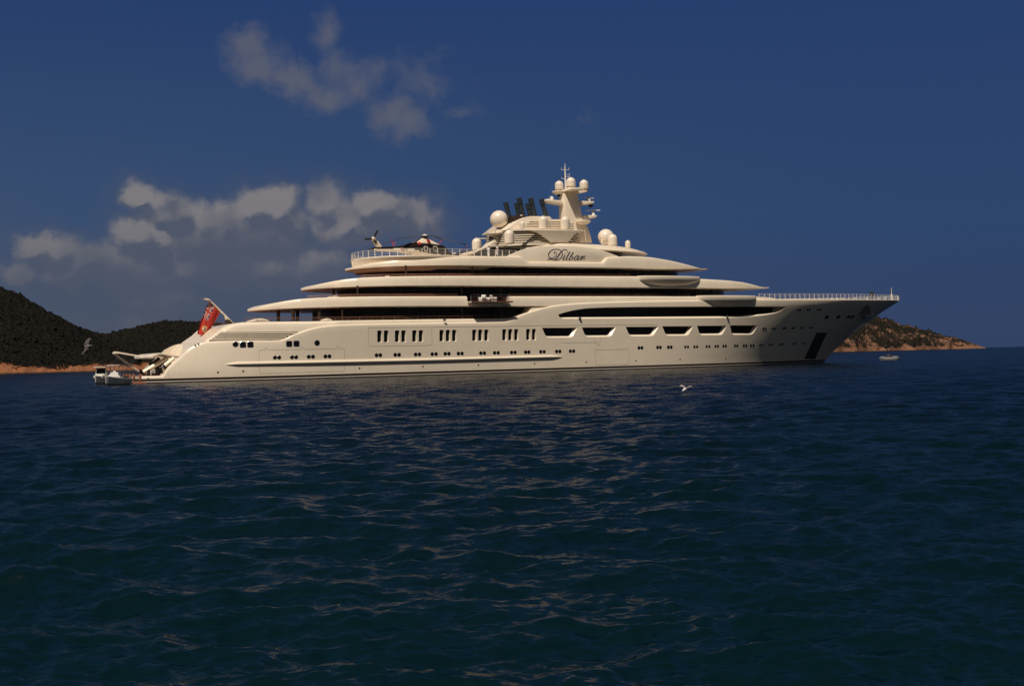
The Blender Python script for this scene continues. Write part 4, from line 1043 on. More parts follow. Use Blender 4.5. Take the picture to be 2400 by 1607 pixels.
# funnel casing with side louvres
FUN = [(1186, 538.5), (1193, 533), (1200, 527.6), (1206, 522.4), (1212.5, 517.4), (1223, 512.4), (1233, 508.6), (1245, 506.4), (1288.5, 506.8), (1291.5, 509), (1294, 513.6), (1314, 513.8), (1341, 518), (1345, 522), (1346, 538.5)]
funnel = prism('funnel_casing', FUN, -4.6, 4.6, M_cream, yacht, 0.45, pv=-4.6)
def flat_louvre(x0, x1, ya, yb, n, v, parent):
    dk = MB(); c = [Vector(PV(x, y, v-0.012)) for x, y in ((x0(ya), ya), (x1(ya), ya), (x1(yb), yb), (x0(yb), yb))]; dk.add(c, [(0, 1, 2, 3)]); dk.build('louvre_recess', M_seam, parent, False)
    sl = MB()
    for k in range(n):
        y = ya+(yb-ya)*(k+0.5)/n; dy = (yb-ya)/n*0.30; a0, a1 = Vector(PV(x0(y), y-dy, v)), Vector(PV(x1(y), y-dy, v)); c0, c1 = Vector(PV(x0(y), y+dy, v)), Vector(PV(x1(y), y+dy, v))
        o1 = Vector((0, -0.05, 0)); o2 = Vector((0, -0.17, 0))
        sl.add([a0+o1, a1+o1, c1+o2, c0+o2, c0+Vector((0, -.02, 0)), c1+Vector((0, -.02, 0))], [(0, 1, 2, 3), (3, 2, 5, 4)])
    sl.build('louvre_slat', M_cream2, parent, False)
flat_louvre(lambda y: interp([515, 522, 536], [1243, 1232, 1230], y), lambda y: 1288.0, 515.5, 536, 5, -4.62, funnel)
flat_louvre(lambda y: 1290.0, lambda y: interp([515, 520, 536], [1313, 1340, 1343], y), 515.5, 536, 5, -4.62, funnel)
b = MB(); c = PV(1204, 527, -1.0); b.box(c, (2.4, 5.0, 2.6)); c = PV(1195, 534, -1.0); b.box(c, (1.6, 4.0, 2.2)); b.build('exhaust_box', M_pillar, yacht)
# six exhaust pipes raked aft
def exhaust(xt, yt, xb, yb, w, v):
    a, c = PV(xb, yb, v), PV(xt, yt, v); r = w/2*pxm(xt, v)*0.82; d = (c-a).normalized(); L = (c-a).length; b = MB()
    b.lathe(a-d*0.8, [(r*0.95, 0), (r*0.95, L+0.8-1.0), (r*1.10, L+0.8-1.0), (r*1.12, L+0.8-0.86), (r*1.0, L+0.8-0.85), (r*1.06, L+0.78), (r*0.9, L+0.8), (r*0.85, L+0.3), (0.02, L+.28)], 28, 0, d)
    return b.build('exhaust_pipe', M_smoke, yacht, True, 30)
for e in ((1184.6, 474, 1197.5, 522, 14, 2.6), (1209.6, 476, 1217, 516, 12.5, 2.8), (1216.3, 464, 1226, 506, 15.2, -0.6), (1236, 476.5, 1243, 508, 13, 2.8), (1243.3, 464.6, 1254, 508, 14.8, -0.6), (1269, 466, 1280.5, 508, 14.2, -0.6)): exhaust(*e)
# radar domes
dome('radome', 1117.6, 558, 592, 24, -3.2, M_dome); dome('radome', 1193.7, 538.5, 571.5, 25.5, -7.3, M_dome); dome('radome', 1224.6, 518.5, 538, 14, -5.6, M_dome)
dome('radome', 1273.5, 506.2, 538, 24, -5.7, M_dome); dome('radome', 1324.6, 507, 538.5, 24.5, -5.7, M_dome)
dome('radome', 1222, 503.5, 517, 9, -2.6, M_white, finial=False)
dome('radome', 1435.6, 548.5, 576, 24.5, -5.0, M_dome); dome('radome', 1420.5, 537, 577, 41, -1.6, M_dome, 'sphere'); dome('radome', 1471.7, 563.5, 581, 14, -3.0, M_dome); dome('radome', 1411.5, 560.8, 571, 7, -6.2, M_dome)
dome('radome', 1170.2, 493.4, 541.5, 45.5, -1.2, M_dome, 'sphere')
b = MB(); u, z = P(1171, 548.5, -1.2); s_ = pxm(1171, -1.2); b.lathe((u, -1.2, z), [(12.5*s_, 0), (12.5*s_, 8*s_), (11*s_, 9*s_)], 32); b.build('radome_pedestal', M_cream, yacht)
b = MB(); b.lathe((u-.7, -1.2, z-0.05), [(0.5, -0.42), (17*s_, -0.30), (26*s_, -0.08), (26.5*s_, .0), (25.5*s_, .05), (0.05, .05)], 44); b.build('radome_platform', M_cream, yacht)
prism('platform_strut', [(1134, 580), (1146, 569), (1160, 557), (1186, 549), (1202, 546), (1190, 556), (1168, 567), (1152, 577)], -2.2, 0.2, M_cream, yacht, 0.15, pv=-1.2)
b = MB(); c = PV(1155, 541, -1.5); b.box(c, (0.45, 0.5, 0.9)); c = PV(1181, 538.5, -2.2); b.lathe(c, [(.2, -.3), (.25, 0), (.15, .25), (.02, .32)], 14); b.build('deck_locker', M_cream, yacht)

# ---- mast
mast = prism('mast', [(1323.5, 447), (1353.6, 446.6), (1356, 458), (1359.5, 475), (1364, 497), (1367.5, 516), (1371, 523), (1378, 531), (1382, 540), (1390, 569), (1343, 569), (1340, 545), (1334, 524), (1324.5, 509)], -1.15, 1.15, M_cream, yacht, 0.42, pv=-1.15)
prism('mast_brow', [(1321.6, 446.8), (1325, 443.6), (1351, 442.6), (1355, 446.0), (1354, 448.4), (1322, 449.2)], -3.1, 1.2, M_cream, mast, 0.15, pv=-1.15)
prism('mast_post', [(1317.4, 452), (1323.8, 452), (1323.8, 513), (1317.4, 513)], 0.6, 1.8, M_cream, mast, 0.12)
prism('mast_arm', [(1281, 469.6), (1285, 465.4), (1300, 468.2), (1324, 470.2), (1324, 481.4), (1306, 478.2), (1284, 473.8)], -0.6, 0.9, M_cream, mast, 0.15)
prism('mast_arm', [(1359, 470.6), (1393, 471.8), (1394, 474), (1390, 477.5), (1362, 482)], -0.9, 0.9, M_cream, mast, 0.15)
prism('mast_arm', [(1366, 504.2), (1400, 504.2), (1400, 507), (1398, 510.4), (1368, 515.4)], -0.9, 0.9, M_cream, mast, 0.15)
prism('mast_arm', [(1353, 447.4), (1376, 446.8), (1378, 448), (1371, 451.6), (1354, 454.8)], -1.2, 0.9, M_cream, mast, 0.12)
def plate(name, px, py, v, r, h, parent, cone=0.6):
    b = MB(); b.lathe(PV(px, py, v), [(r*cone, -h), (r, -h*0.15), (r, 0), (r*.95, h*0.12), (.02, h*0.12)], 30); return b.build(name, M_cream, parent, True, 35)
plate('dome_platform', 1309, 449.5, 0.6, 1.20, 0.5, mast); plate('dome_platform', 1338, 442.4, -0.4, 1.20, 0.6, mast); plate('dome_platform', 1367, 518.6, -2.2, 1.35, 0.55, mast)
def collar_dome(px, ptop, pbase, w, v):
    o = dome('radome', px, ptop, pbase, w, v, M_dome, parent=mast)
    u, z = P(px, pbase, v); r = w/2*pxm(px, v)*0.80; b = MB(); b.lathe((u, v, z-0.32), [(r, 0), (r, .36)], 24); b.build('radome_collar', M_wood2, o)
M_wood2 = mat('collar_tan', (0.42, 0.25, 0.14), 0.5)
collar_dome(1310.7, 424, 445.3, 22, 0.6); collar_dome(1338.2, 416, 438.6, 24, -0.4); collar_dome(1368.8, 421.5, 443.8, 23, -0.2)
def scanner(px, py, v, L, up, parent, yaw=0.0):
    b = MB(); c = PV(px, py, v); b.lathe(c, [(0.38, -0.15), (0.32, 0.25), (0.2, 0.42), (0.06, up)], 14); b.box(c+Vector((0, 0, up+0.05)), (L, 0.16, 0.15), 0, Matrix.Rotation(yaw, 3, 'Z') @ Matrix.Rotation(0.0, 3, 'Y')); return b.build('radar_scanner', M_white, parent)
scanner(1379.5, 470.5, 0.0, 2.3, 0.45, mast, 0.1); scanner(1390, 503.5, 0.0, 2.6, 0.75, mast, -0.35); scanner(1293, 466, .2, 1.0, 0.25, mast, .5)
b = MB()
for x, y in ((1309.5, 458.6), (1381.5, 481), (1387, 481.6), (1384, 483)):
    c = PV(x, y, 0.2); b.lathe(c, [(.05, -.32), (.2, -.2), (.22, .1), (.1, .3)], 12)
b.build('hanging_lamp', M_dark, mast)
b = MB(); b.lathe(PV(1348.6, 451.5, -1.3), [(.02, -.2), (.16, -.12), (.2, 0), (.16, .12), (.02, .2)], 14); b.build('mast_light', M_white, mast)
b = MB(); top = PV(1324, 383, 0); base = PV(1325.6, 447, 0); b.tube([base, base+(top-base)*0.78, top], [0.15, 0.12, 0.03], 8)
def yard(y, xa, xb, upl, r=0.045):
    k = (y-383)/(447-383); c = top+(base-top)*k; a = PV(xa, y, 0); d = PV(xb, y, 0); b.tube([a, d], r, 6)
    for q in (a, d): b.tube([q, q+Vector((0, 0, upl))], r*0.8, 6)
yard(398.4, 1316.2, 1333.4, 0.42); yard(410, 1325, 1335, 0.3); yard(419, 1316.4, 1325, 0.25); yard(414.5, 1325, 1334, .2)
b.build('antenna_pole', M_white, mast)
b = MB(); a = PV(1369, 524, -2.6); b.tube([a, PV(1373, 566, -2.6)], 0.05, 6); b.build('ladder_pole', M_cream, yacht)

# ---- stern: platform deck, garage hatch, beams, far-side steps
zP = ztop(_tu[1]-1)
b = MB(); b.box((U_AFT+2.0, 0, zP+0.03), (3.6, 12.6, 0.05)); b.build('swim_platform_deck', M_teak, yacht, False)
HATCH = [(356, 836), (360, 832), (367, 828.2), (376, 826.6), (384, 827.6), (391, 829.6), (405, 832), (424, 834)]
hp = [P(x, y, -6.6) for x, y in HATCH]; hp2 = [(u+0.06, z-0.26) for u, z in hp[::-1]]
prism_uz('garage_hatch', hp+hp2, -6.6, 5.5, M_cream, yacht, 0.04)
def beam(pa, pb, v, w, m, name='hatch_beam'):
    b = MB(); b.tube([PV(*pa, v), PV(*pb, v)], w, 4); return b.build(name, m, yacht, False)
beam((336, 872), (393, 838), -5.5, 0.30, M_cream); beam((386, 856), (408, 838.5), -7.0, 0.26, M_cream); beam((352, 872), (384, 848), -4.0, 0.16, M_pillar)
beam((345, 870), (378, 845), -2.0, 0.7, M_pillar); beam((366, 872), (396, 846), -1.0, 0.8, M_pillar)
b = MB()
for x, y, v, sx, sz in ((348, 876, -5.5, 0.35, 0.9), (368, 876, -5, .4, 1.0), (356, 876.5, -3, .9, .5), (376, 873, -3.5, .5, 1.3)):
    u, z = P(x, y, v); b.box((u, v, zP+sz/2), (sx, 0.5, sz))
b.build('deck_gear', M_dark, yacht, False)
b = MB()
for x0, x1, y in ((354, 366, 873), (354, 366, 868.5), (361, 372, 866)): b.tube([PV(x0, y, -4.5), PV(x1, y, -4.5)], .07, 6)
for x in (354, 366): b.tube([PV(x, 866, -4.5), PV(x, 879, -4.5)], .07, 6)
b.build('boarding_rail', M_rail, yacht)
ST = [(400, 838), (404, 826), (414, 813.5), (423, 807.5), (434, 804.2), (441.5, 803.6), (441.5, 801.4), (448.5, 800.6), (448.5, 796.8), (455, 796), (455, 792), (461.5, 791.2), (461.5, 786.8), (468, 786), (468, 783.2), (478, 780), (491.5, 774.6), (503, 772.6), (511, 768.6), (524, 766.4), (530, 765.6), (530, 800), (470, 830), (420, 850)]
sp = [P(x, y, 6.5) for x, y in ST]; prism_uz('stern_stair', sp, 5.0, 8.0, M_cream, yacht, 0.06)
# folding boarding crane reaching over the water
crane = prism('boarding_crane', [(264.6, 829), (266, 825), (269, 823.3), (280, 824.6), (320, 831.6), (340, 833.2), (357, 834.8), (361, 838.6), (356, 841), (340, 840.4), (310, 834.2), (278, 828.6), (268, 830.4)], 1.6, 2.3, M_cream, yacht, 0.06)
prism('crane_leg', [(264.4, 829.6), (266.6, 827), (271, 828.6), (300, 848.4), (329, 868.6), (326, 872.6), (297, 854)], 2.35, 2.9, M_cream, crane, 0.06)
b = MB(); b.tube([PV(268, 841, 2), PV(292, 855, 2), PV(318, 869, 2)], 0.035, 5); b.build('crane_line', M_dark, crane)
b = MB(); b.box(PV(322, 837, 1.5), (.8, .3, .35)); b.build('crane_clamp', M_white, crane, False)
b = MB(); b.tube([PV(326, 868, 2.6), PV(340, 878, 2.6)], 0.28, 8); b.build('crane_foot', M_dark, crane)
# ensign staff
staff = prism('ensign_staff', [(490.5, 702.6), (493, 703.4), (516, 725.6), (535.4, 744.6), (548, 757.8), (545, 758.8), (537, 750.4), (527.6, 749.4), (527.4, 745.4), (524, 737.4), (516, 731), (504.5, 718.2), (491.5, 705.8)], -0.22, 0.22, M_cream, yacht, 0.06, pv=0)
prism('staff_foil', [(476.6, 700.8), (480, 699.4), (486, 699.8), (493, 703.6), (490, 704.4), (478, 702.2)], -0.5, 0.5, M_cream, staff, 0.05, pv=0)
prism('staff_mount', [(528, 748.8), (537, 749.6), (546, 759.5), (546, 768), (529, 768)], -0.35, 0.35, M_pillar, yacht, 0.03, pv=0)
# floodlights along the side
def floodlight(px, py):
    u, v, z = PS(px, py, 0.22); b = MB(); b.lathe((u, v+0.12, z-0.16), [(.10, 0), (.20, .07), (.23, .2), (.16, .32), (.02, .35)], 16); o = b.build('floodlight', M_dark, yacht)
    c = MB(); c.lathe((u+0.08, v-0.06, z), [(.11, 0), (.10, .04), (.02, .06)], 12, 0, (0.3, -1, 0)); c.build('lamp_glass', M_chrome, o)
floodlight(1042.5, 749.6); floodlight(1360, 745.8); floodlight(1706, 741.6)
# loungers, lockers and hot tub hump glimpsed on the aft decks
def hump(name, px0, px1, ptop, v, depth, m=M_cream):
    u0, z0 = P(px0, ptop+6, v); u1, _ = P(px1, ptop+6, v); zt = P((px0+px1)/2, ptop, v)[1]; zb = zt-1.1; rings = []
    for t in np.linspace(0, 1, 13):
        k = max(0.06, math.sin(t*math.pi)**0.45); u = u0+(u1-u0)*t
        rings.append([Vector((u, v-depth/2, zb)), Vector((u, v-depth/2, zb+(zt-zb)*k*.8)), Vector((u, v-depth/2+.3, zb+(zt-zb)*k)), Vector((u, v+depth/2-.3, zb+(zt-zb)*k)), Vector((u, v+depth/2, zb+(zt-zb)*k*.8)), Vector((u, v+depth/2, zb))])
    return loft(name, rings, m, yacht, 40)
hump('sun_pad', 574, 634, 746.8, -6, 3); hump('sun_pad', 745, 782, 746.2, -8.3, 2); hump('sun_pad', 764, 796, 693.4, -7, 3); hump('sun_pad', 900, 915, 645.6, -6.5, 1.5)

# ================================================================== THINGS ON AND AROUND THE YACHT
def ship_thing(name, base, label, cat, group=None):
    o = empty(name, SHIP_M @ Vector(base), SHIP_A); tag(o, label, cat, group); o['_base'] = 0; del o['_base']
    return o
def settle(root, base):
    for ch in root.children: ch.location = Vector(ch.location)-Vector(base)

# ---- helicopter
hu, hz = P(995.4, 597.0, 0); hbase = (hu, 0.0, zH)
heli = ship_thing('helicopter', hbase, 'black and cream helicopter with red intake covers parked on the helicopter deck', 'helicopter')
HT = [(868.5, 581), (872, 580.5), (882, 579.6), (890, 578.6), (900, 578.6), (934, 577), (946.6, 574.2), (960, 569.4), (970, 568.2), (1000, 569.4), (1020, 572.6), (1036.5, 575.2), (1043, 581.6), (1051, 589), (1057, 593), (1063, 596.2)]
HB = [(868.5, 583.5), (876, 586.2), (886, 589.2), (905, 589.6), (929, 591), (945, 594.5), (960, 597.2), (985, 599.5), (1020, 601.0), (1045, 600.5), (1057, 599), (1063, 597.2)]
def uz_fn(px): q = [P(x, y, 0) for x, y in px]; return [a for a, _ in q], [b_ for _, b_ in q]
htu, htz = uz_fn(HT); hbu, hbz = uz_fn(HB)
DIV = [(868, 581.5), (883, 584.4), (911, 583.3), (938, 582.7), (962, 584.4), (984, 592), (1006.5, 595), (1029, 597.6), (1064, 599.0)]
dvu, dvz = uz_fn(DIV)
def hwid(u): return interp([htu[0], htu[0]+1.0, hu-4.6, hu-3.0, hu-1, hu+2.2, hu+3.5, hu+4.4, htu[-1]], [0.12, 0.26, 0.42, 0.85, 1.12, 1.10, 0.92, 0.62, 0.10], u)
rings = []; NS = 28; us = np.linspace(htu[0], htu[-1], 70)
for u in us:
    zt, zb = interp(htu, htz, u), interp(hbu, hbz, u); zc, hh_ = (zt+zb)/2, max(0.04, (zt-zb)/2); w = hwid(u); r_ = []
    for k in range(NS):
        t = 2*math.pi*k/NS; c, s_ = math.cos(t), math.sin(t); r_.append(Vector((u, w*abs(c)**0.75*(1 if c > 0 else -1), zc+hh_*abs(s_)**0.8*(1 if s_ > 0 else -1))))
    rings.append(r_)
fmi = []
for i in range(len(rings)-1):
    for k in range(NS):
        c = (rings[i][k]+rings[i][(k+1) % NS]+rings[i+1][k]+rings[i+1][(k+1) % NS])/4; fmi.append(0 if c.z > interp(dvu, dvz, c.x) else 1)
fus = loft('fuselage', rings, (M_black, M_cream), heli, 40, fmi+[0, 0])
CT = [(966, 568.6), (971, 566.4), (976, 562.5), (980, 560.6), (987.6, 558), (1000, 558.6), (1010, 563), (1020, 568), (1030, 573), (1036, 575.4)]
cu, cz = uz_fn(CT); rings = []
for u in np.linspace(cu[0], cu[-1], 26):
    zt = interp(cu, cz, u); zb = interp(htu, htz, u)-0.35; w = interp([cu[0], cu[0]+1.2, cu[-1]-1.5, cu[-1]], [0.3, 0.72, 0.6, 0.15], u); r_ = []
    for k in range(16):
        t = math.pi*k/15; r_.append(Vector((u, -w*math.cos(t)*(1-.15*math.sin(t)), zb+max(0.05, zt-zb)*math.sin(t)**0.7)))
    rings.append(r_)
loft('engine_cowling', rings, M_cream, heli, 40)
prism('tail_fin', [(870, 561), (873.5, 557.5), (880, 560), (885.5, 565), (895, 577.4), (893, 580), (881, 580.5)], -0.16, 0.16, M_cream, heli, 0.07, pv=0)
prism('fin_panel', [(876, 563.5), (881.5, 564), (885.5, 573), (880.5, 571.5)], -0.18, -0.155, mat('fin_grey', (0.22, 0.17, 0.14), 0.6), heli, 0, pv=0)
b = MB(); b.tube([PV(873, 583.5, -1.4), PV(877, 583.5, 1.4)], [0.16, 0.16], 8); b.box(PV(871.5, 583, 0), (0.5, 2.6, 0.10)); b.build('tailplane', M_black, heli)
b = MB(); tc = PV(875.6, 559, -0.3); b.lathe(tc+Vector((0, .15, 0)), [(.30, 0), (.33, .12), (.22, .28), (.02, .34)], 18, 0, (0, -1, 0)); trot = b.build('tail_rotor', M_cream, heli)
def flat_blade(name, pa, pb, v, wa, wb, m, parent, th=0.05):
    a, c = PV(*pa, v), PV(*pb, v); d = (c-a).normalized(); n = Vector((-d.z, 0, d.x)); b = MB(); V = []
    for p, w in ((a, wa), (a*.8+c*.2, wb), (c, wb)):
        for q in (-1, 1):
            for y in (-th, th): V.append(p+n*(q*w/2)+Vector((0, y, 0)))
    f = []
    for i in (0, 4): f += [(i, i+1, i+5, i+4), (i+2, i+6, i+7, i+3), (i, i+4, i+6, i+2), (i+1, i+3, i+7, i+5)]
    f += [(0, 2, 3, 1), (8, 9, 11, 10)]; b.add(V, f); return b.build(name, m, parent, False)
flat_blade('tail_blade', (877, 556), (885, 540), -0.42, 0.12, 0.30, M_dark, trot); flat_blade('tail_blade', (872, 560), (855, 560.6), -0.42, 0.12, 0.30, M_dark, trot)
flat_blade('tail_blade', (876, 561), (882, 571), -0.42, 0.10, 0.2, M_dark, trot)
b = MB(); rc = PV(995.6, 554.0, 0); b.lathe(rc-Vector((0, 0, 0.55)), [(.34, 0), (.26, .25), (.55, .38), (.62, .55), (.40, .68), (.10, .78)], 20); rotor = b.build('main_rotor', M_dark, heli)
b = MB(); b.lathe(rc+Vector((0, 0, 0.12)), [(.5, 0), (.42, .10), (.2, .2), (.02, .24)], 18); b.build('rotor_cap', M_white, rotor)
def blade(ang, droop0, droop1, L=6.9):
    b = MB(); d = Vector((math.cos(ang), math.sin(ang), 0)); n = Vector((-d.y, d.x, 0)); V = []; K = 14
    for i in range(K+1):
        t = i/K; z = droop0*t+droop1*t*t; c = 0.12 if t < 0.08 else (0.32 if t > .88 else 0.25); p = rc+Vector((0, 0, 0.02))+d*(0.45+L*t)+Vector((0, 0, z))
        for q, y in ((-c, 0), (0, .035), (c, 0), (0, -.03)): V.append(p+n*q+Vector((0, 0, y)))
    f = [(i*4+k, i*4+(k+1) % 4, i*4+4+(k+1) % 4, i*4+4+k) for i in range(K) for k in range(4)]+[(0, 1, 2, 3), (K*4+3, K*4+2, K*4+1, K*4)]
    b.add(V, f); return b.build('rotor_blade', M_dark, rotor)
# angle of each blade solved so that the tip lies where it is seen
for ang in (-0.06, 1.22, 2.62, 3.42, 4.62): blade(ang, -0.35 if ang < 1 or 3 < ang < 4 else -.2, -0.95)
def ring_frame(pxs, v, m, parent, w=0.05):
    pts = [Vector(PV(x, y, v)) for x, y in pxs]; b = MB(); b.tube(pts+[pts[0]], w, 6, cap=False); return b.build('cabin_window_frame', m, parent)
ring_frame(round_poly([(993.6, 578), (1001.6, 578), (1002.6, 588), (995, 588)], 2, 3), -1.18, M_rail, heli); ring_frame(round_poly([(1014.8, 577.6), (1023.6, 577.6), (1026, 588.6), (1017, 588.6)], 2, 3), -1.16, M_rail, heli)
def red_ball(px, py, r, v):
    b = MB(); b.lathe(PV(px, py, v), [(.02, -r), (r*.7, -r*.75), (r, -.1*r), (r*.9, .45*r), (r*.3, r*.9), (.02, r)], 16); return b.build('intake_cover', M_red, heli)
red_ball(983.3, 570.2, 0.27, -0.95); red_ball(941.3, 583.8, 0.17, -0.6)
prism('intake_cover', [(1000.5, 560), (1005, 560.5), (1010.5, 567.5), (1004.5, 569), (1001.5, 564.5)], -0.80, -0.58, M_red, heli, 0.03)
b = MB()
for x, v in ((955, -1.25), (955, 1.25), (1040, 0.0)):
    u, _ = P(x, 597, 0); b.lathe((u, v-0.12, zH+0.30), [(.12, 0), (.30, .02), (.32, .12), (.30, .22), (.12, .24)], 16, 0, (0, 1, 0)); b.tube([(u, v, zH+.3), (u, v*.75, zH+1.0)], 0.06, 6)
b.build('landing_gear', M_rubber, heli)
b = MB()
for xa, ya, xb, yb in ((918, 560, 921, 576), (927, 566, 922, 577), (1037, 561, 1028, 572), (1096, 575, 1083, 586)): b.tube([PV(xa, ya, -0.2), PV(xb, yb, -0.2)], 0.045, 5)
b.build('tie_down_strap', M_red, heli)
settle(heli, hbase)

# ---- red ensign
fA, fB, fC, fD = [np.array(P(x, y, 0)) for x, y in ((489.2, 705.2), (516.2, 731.4), (480.5, 796.5), (462.6, 779.5))]
fl_base = (float(fA[0]), 0.0, float(fA[1]))
NX, NY = 84, 50; V = []; F = []; FM = []
for i in range(NX+1):
    s_ = i/NX
    for j in range(NY+1):
        t = j/NY
        p = (fA*(1-t)+fB*t)*(1-s_)+(fD*(1-t)+fC*t)*s_
        # folds run down the hanging cloth and pinch it
        fold = 0.26*math.sin(t*7.5+s_*1.2)*(0.25+0.75*s_)+0.14*math.sin(t*15+1.0-s_*2)*s_
        sag = -0.55*math.sin(s_*math.pi)*(1-t)*0.6
        V.append((p[0]+sag*0.5+0.10*math.sin(t*9+s_*3)*s_, fold-0.1, p[1]))
def union(x, y):
    d1 = abs(y-x)/1.414; d2 = abs(y-(1-x))/1.414
    if abs(x-.5) < 0.075 or abs(y-.5) < 0.10: return 0
    if abs(x-.5) < 0.115 or abs(y-.5) < 0.15: return 2
    if min(d1, d2) < 0.035: return 0
    if min(d1, d2) < 0.085: return 2
    return 1
for i in range(NX):
    for j in range(NY):
        F.append((i*(NY+1)+j, (i+1)*(NY+1)+j, (i+1)*(NY+1)+j+1, i*(NY+1)+j+1))
        s_, t = (i+.5)/NX, (j+.5)/NY; k = 0
        if s_ < 0.5 and t < 0.5: k = union(s_/0.5, t/0.5)
        else:
            x, y = (s_-0.76)/0.11, (t-0.52)/0.20; r2 = x*x+y*y
            if r2 < 0.30: k = 1 if (int((y+1)*6) % 2 == 0) else 2
            elif r2 < 0.55: k = 3
            elif r2 < 1.0 and (abs(x) > .62 or y < -.6): k = 3 if (i+j) % 3 else 2
        FM.append(k)
flag = mesh_obj('ensign_flag', V, F, (M_fl_red, M_fl_blue, M_fl_white, M_fl_gold), None, True, 180, FM)
flag.matrix_world = SHIP_M
tag(flag, 'red ensign flag with a union jack corner hanging from the slanting staff at the stern', 'flag')

# ---- people
def skin_mesh(nodes, edges, radii):
    me = bpy.data.meshes.new('tmp'); me.from_pydata(nodes, edges, []); o = bpy.data.objects.new('tmp', me); COL.objects.link(o)
    md = o.modifiers.new('skin', 'SKIN'); md.use_smooth_shade = True
    if not me.skin_vertices: bpy.context.view_layer.objects.active = o
    sv = me.skin_vertices[0].data
    for i, r in enumerate(radii): sv[i].radius = (r, r); sv[i].use_root = (i == 0)
    sb = o.modifiers.new('sub', 'SUBSURF'); sb.levels = 1; sb.render_levels = 1
    d = bpy.context.evaluated_depsgraph_get(); d.update(); m2 = bpy.data.meshes.new_from_object(o.evaluated_get(d)); bpy.data.objects.remove(o, do_unlink=True)
    m2.materials.clear(); m2.polygons.foreach_set('use_smooth', [True]*len(m2.polygons)); return m2
def person(loc, rz, label, shirt, trous, lean=0.0, arms='down', group=None, hairm=None):
    """standing figure 1.78 m tall facing local -y; lean bends the trunk forward at the hip"""
    root = empty('person', loc, rz); tag(root, label, 'person', group)
    cl, sl = math.cos(lean), math.sin(lean)
    def T(x, y, z):                                  # trunk points rotate about the hip
        if z > 0.95: dz = z-0.95; return (x, y*cl-dz*sl, 0.95+dz*cl+y*sl*0.3)
        return (x, y, z)
    N = []; E_ = []; Rr = []
    def add(p, r, par=None):
        N.append(p); Rr.append(r)
        if par is not None: E_.append((par, len(N)-1))
        return len(N)-1
    pel = add(T(0, 0, 0.96), 0.125); wa = add(T(0, 0, 1.12), 0.115, pel); ch = add(T(0, 0.01, 1.33), 0.135, wa); nk = add(T(0, 0.0, 1.48), 0.062, ch)
    h1_ = add(T(0, -0.01, 1.56), 0.072, nk); h2_ = add(T(0, -0.02, 1.66), 0.096, h1_); h3_ = add(T(0, -0.015, 1.735), 0.07, h2_); nose = add(T(0, -0.115, 1.635), 0.016, h2_)
    for sx in (-1, 1): add(T(sx*0.093, 0.0, 1.645), 0.016, h2_)
    arm_pts = {}
    for sx in (-1, 1):
        sh = add(T(sx*0.175, 0.01, 1.40), 0.062, ch)
        if arms == 'down' : el_, wr = T(sx*0.225, 0.03, 1.13), T(sx*0.235, -0.05, 0.89)
        elif arms == 'reach': el_, wr = T(sx*0.22, -0.20, 1.20), T(sx*0.17, -0.44, 1.20)
        else: el_, wr = T(sx*0.24, -0.06, 1.14), T(sx*0.14, -0.27, 1.16)
        e1 = add(el_, 0.043, sh); w1 = add(wr, 0.028, e1); dv_ = (Vector(wr)-Vector(el_)).normalized(); sd = Vector((1, 0, 0))
        pm_ = Vector(wr)+dv_*0.07; pa = add(tuple(pm_), 0.030, w1)
        for q, Lf in ((-0.024, .075), (-.008, .085), (.008, .082), (.024, .066)):
            f1_ = add(tuple(pm_+dv_*0.035+sd*q*1.1), 0.009, pa); add(tuple(pm_+dv_*(0.035+Lf*.9)+sd*q*1.2+Vector((0, -.012, -.012))), 0.008, f1_)
        add(tuple(Vector(wr)+dv_*0.06+Vector((-sx*0.045, -0.02, 0))), 0.010, w1)
        arm_pts[sx] = (T(sx*0.175, 0.01, 1.40), el_, wr)
        hip = add((sx*0.095, 0.0, 0.90), 0.095, pel); kn = add((sx*0.10, -0.02, 0.50), 0.062, hip); an = add((sx*0.105, 0.02, 0.09), 0.042, kn); add((sx*0.115, -0.14, 0.035), 0.035, an)
    me = skin_mesh(N, E_, Rr); me.name = 'body'; me.materials.append(M_skin); bo = link(bpy.data.objects.new('body', me), root)
    N, E_, Rr = [], [], []
    p0 = add(T(0, 0, 0.97), 0.145); p1 = add(T(0, 0, 1.13), 0.135, p0); p2 = add(T(0, .01, 1.33), 0.155, p1); add(T(0, 0, 1.44), 0.075, p2)
    for sx in (-1, 1):
        a_, e_, w_ = arm_pts[sx]; q = add(a_, 0.078, p2); add(tuple(Vector(a_).lerp(Vector(e_), 0.85)), 0.060, q)
    me = skin_mesh(N, E_, Rr); me.name = 'shirt'; me.materials.append(shirt); link(bpy.data.objects.new('shirt', me), root)
    N, E_, Rr = [], [], []
    p0 = add(T(0, 0, 0.97), 0.148)
    for sx in (-1, 1):
        q = add((sx*0.095, 0, 0.88), 0.108, p0); q = add((sx*0.10, -.02, 0.50), 0.078, q); add((sx*0.105, .01, 0.10), 0.062, q)
    me = skin_mesh(N, E_, Rr); me.name = 'trousers'; me.materials.append(trous); link(bpy.data.objects.new('trousers', me), root)
    b = MB(); hc = Vector(T(0, 0.012, 1.685)); b.lathe(hc, [(.10, -.05), (.106, 0), (.098, .05), (.06, .095), (.01, .11)], 14); b.build('hair', hairm or M_hair, root)
    b = MB()
    for sx in (-1, 1): b.lathe(Vector(T(sx*0.035, -0.098, 1.655)), [(.002, -.012), (.012, 0), (.002, .012)], 8)
    b.box(Vector(T(0, -0.098, 1.575)), (.05, .012, .010)); b.build('face_features', M_hair, root)
    b = MB()
    for sx in (-1, 1): b.box((sx*0.112, -0.06, 0.035), (0.10, 0.28, 0.07))
    b.build('shoe', M_dark, root)
    return root
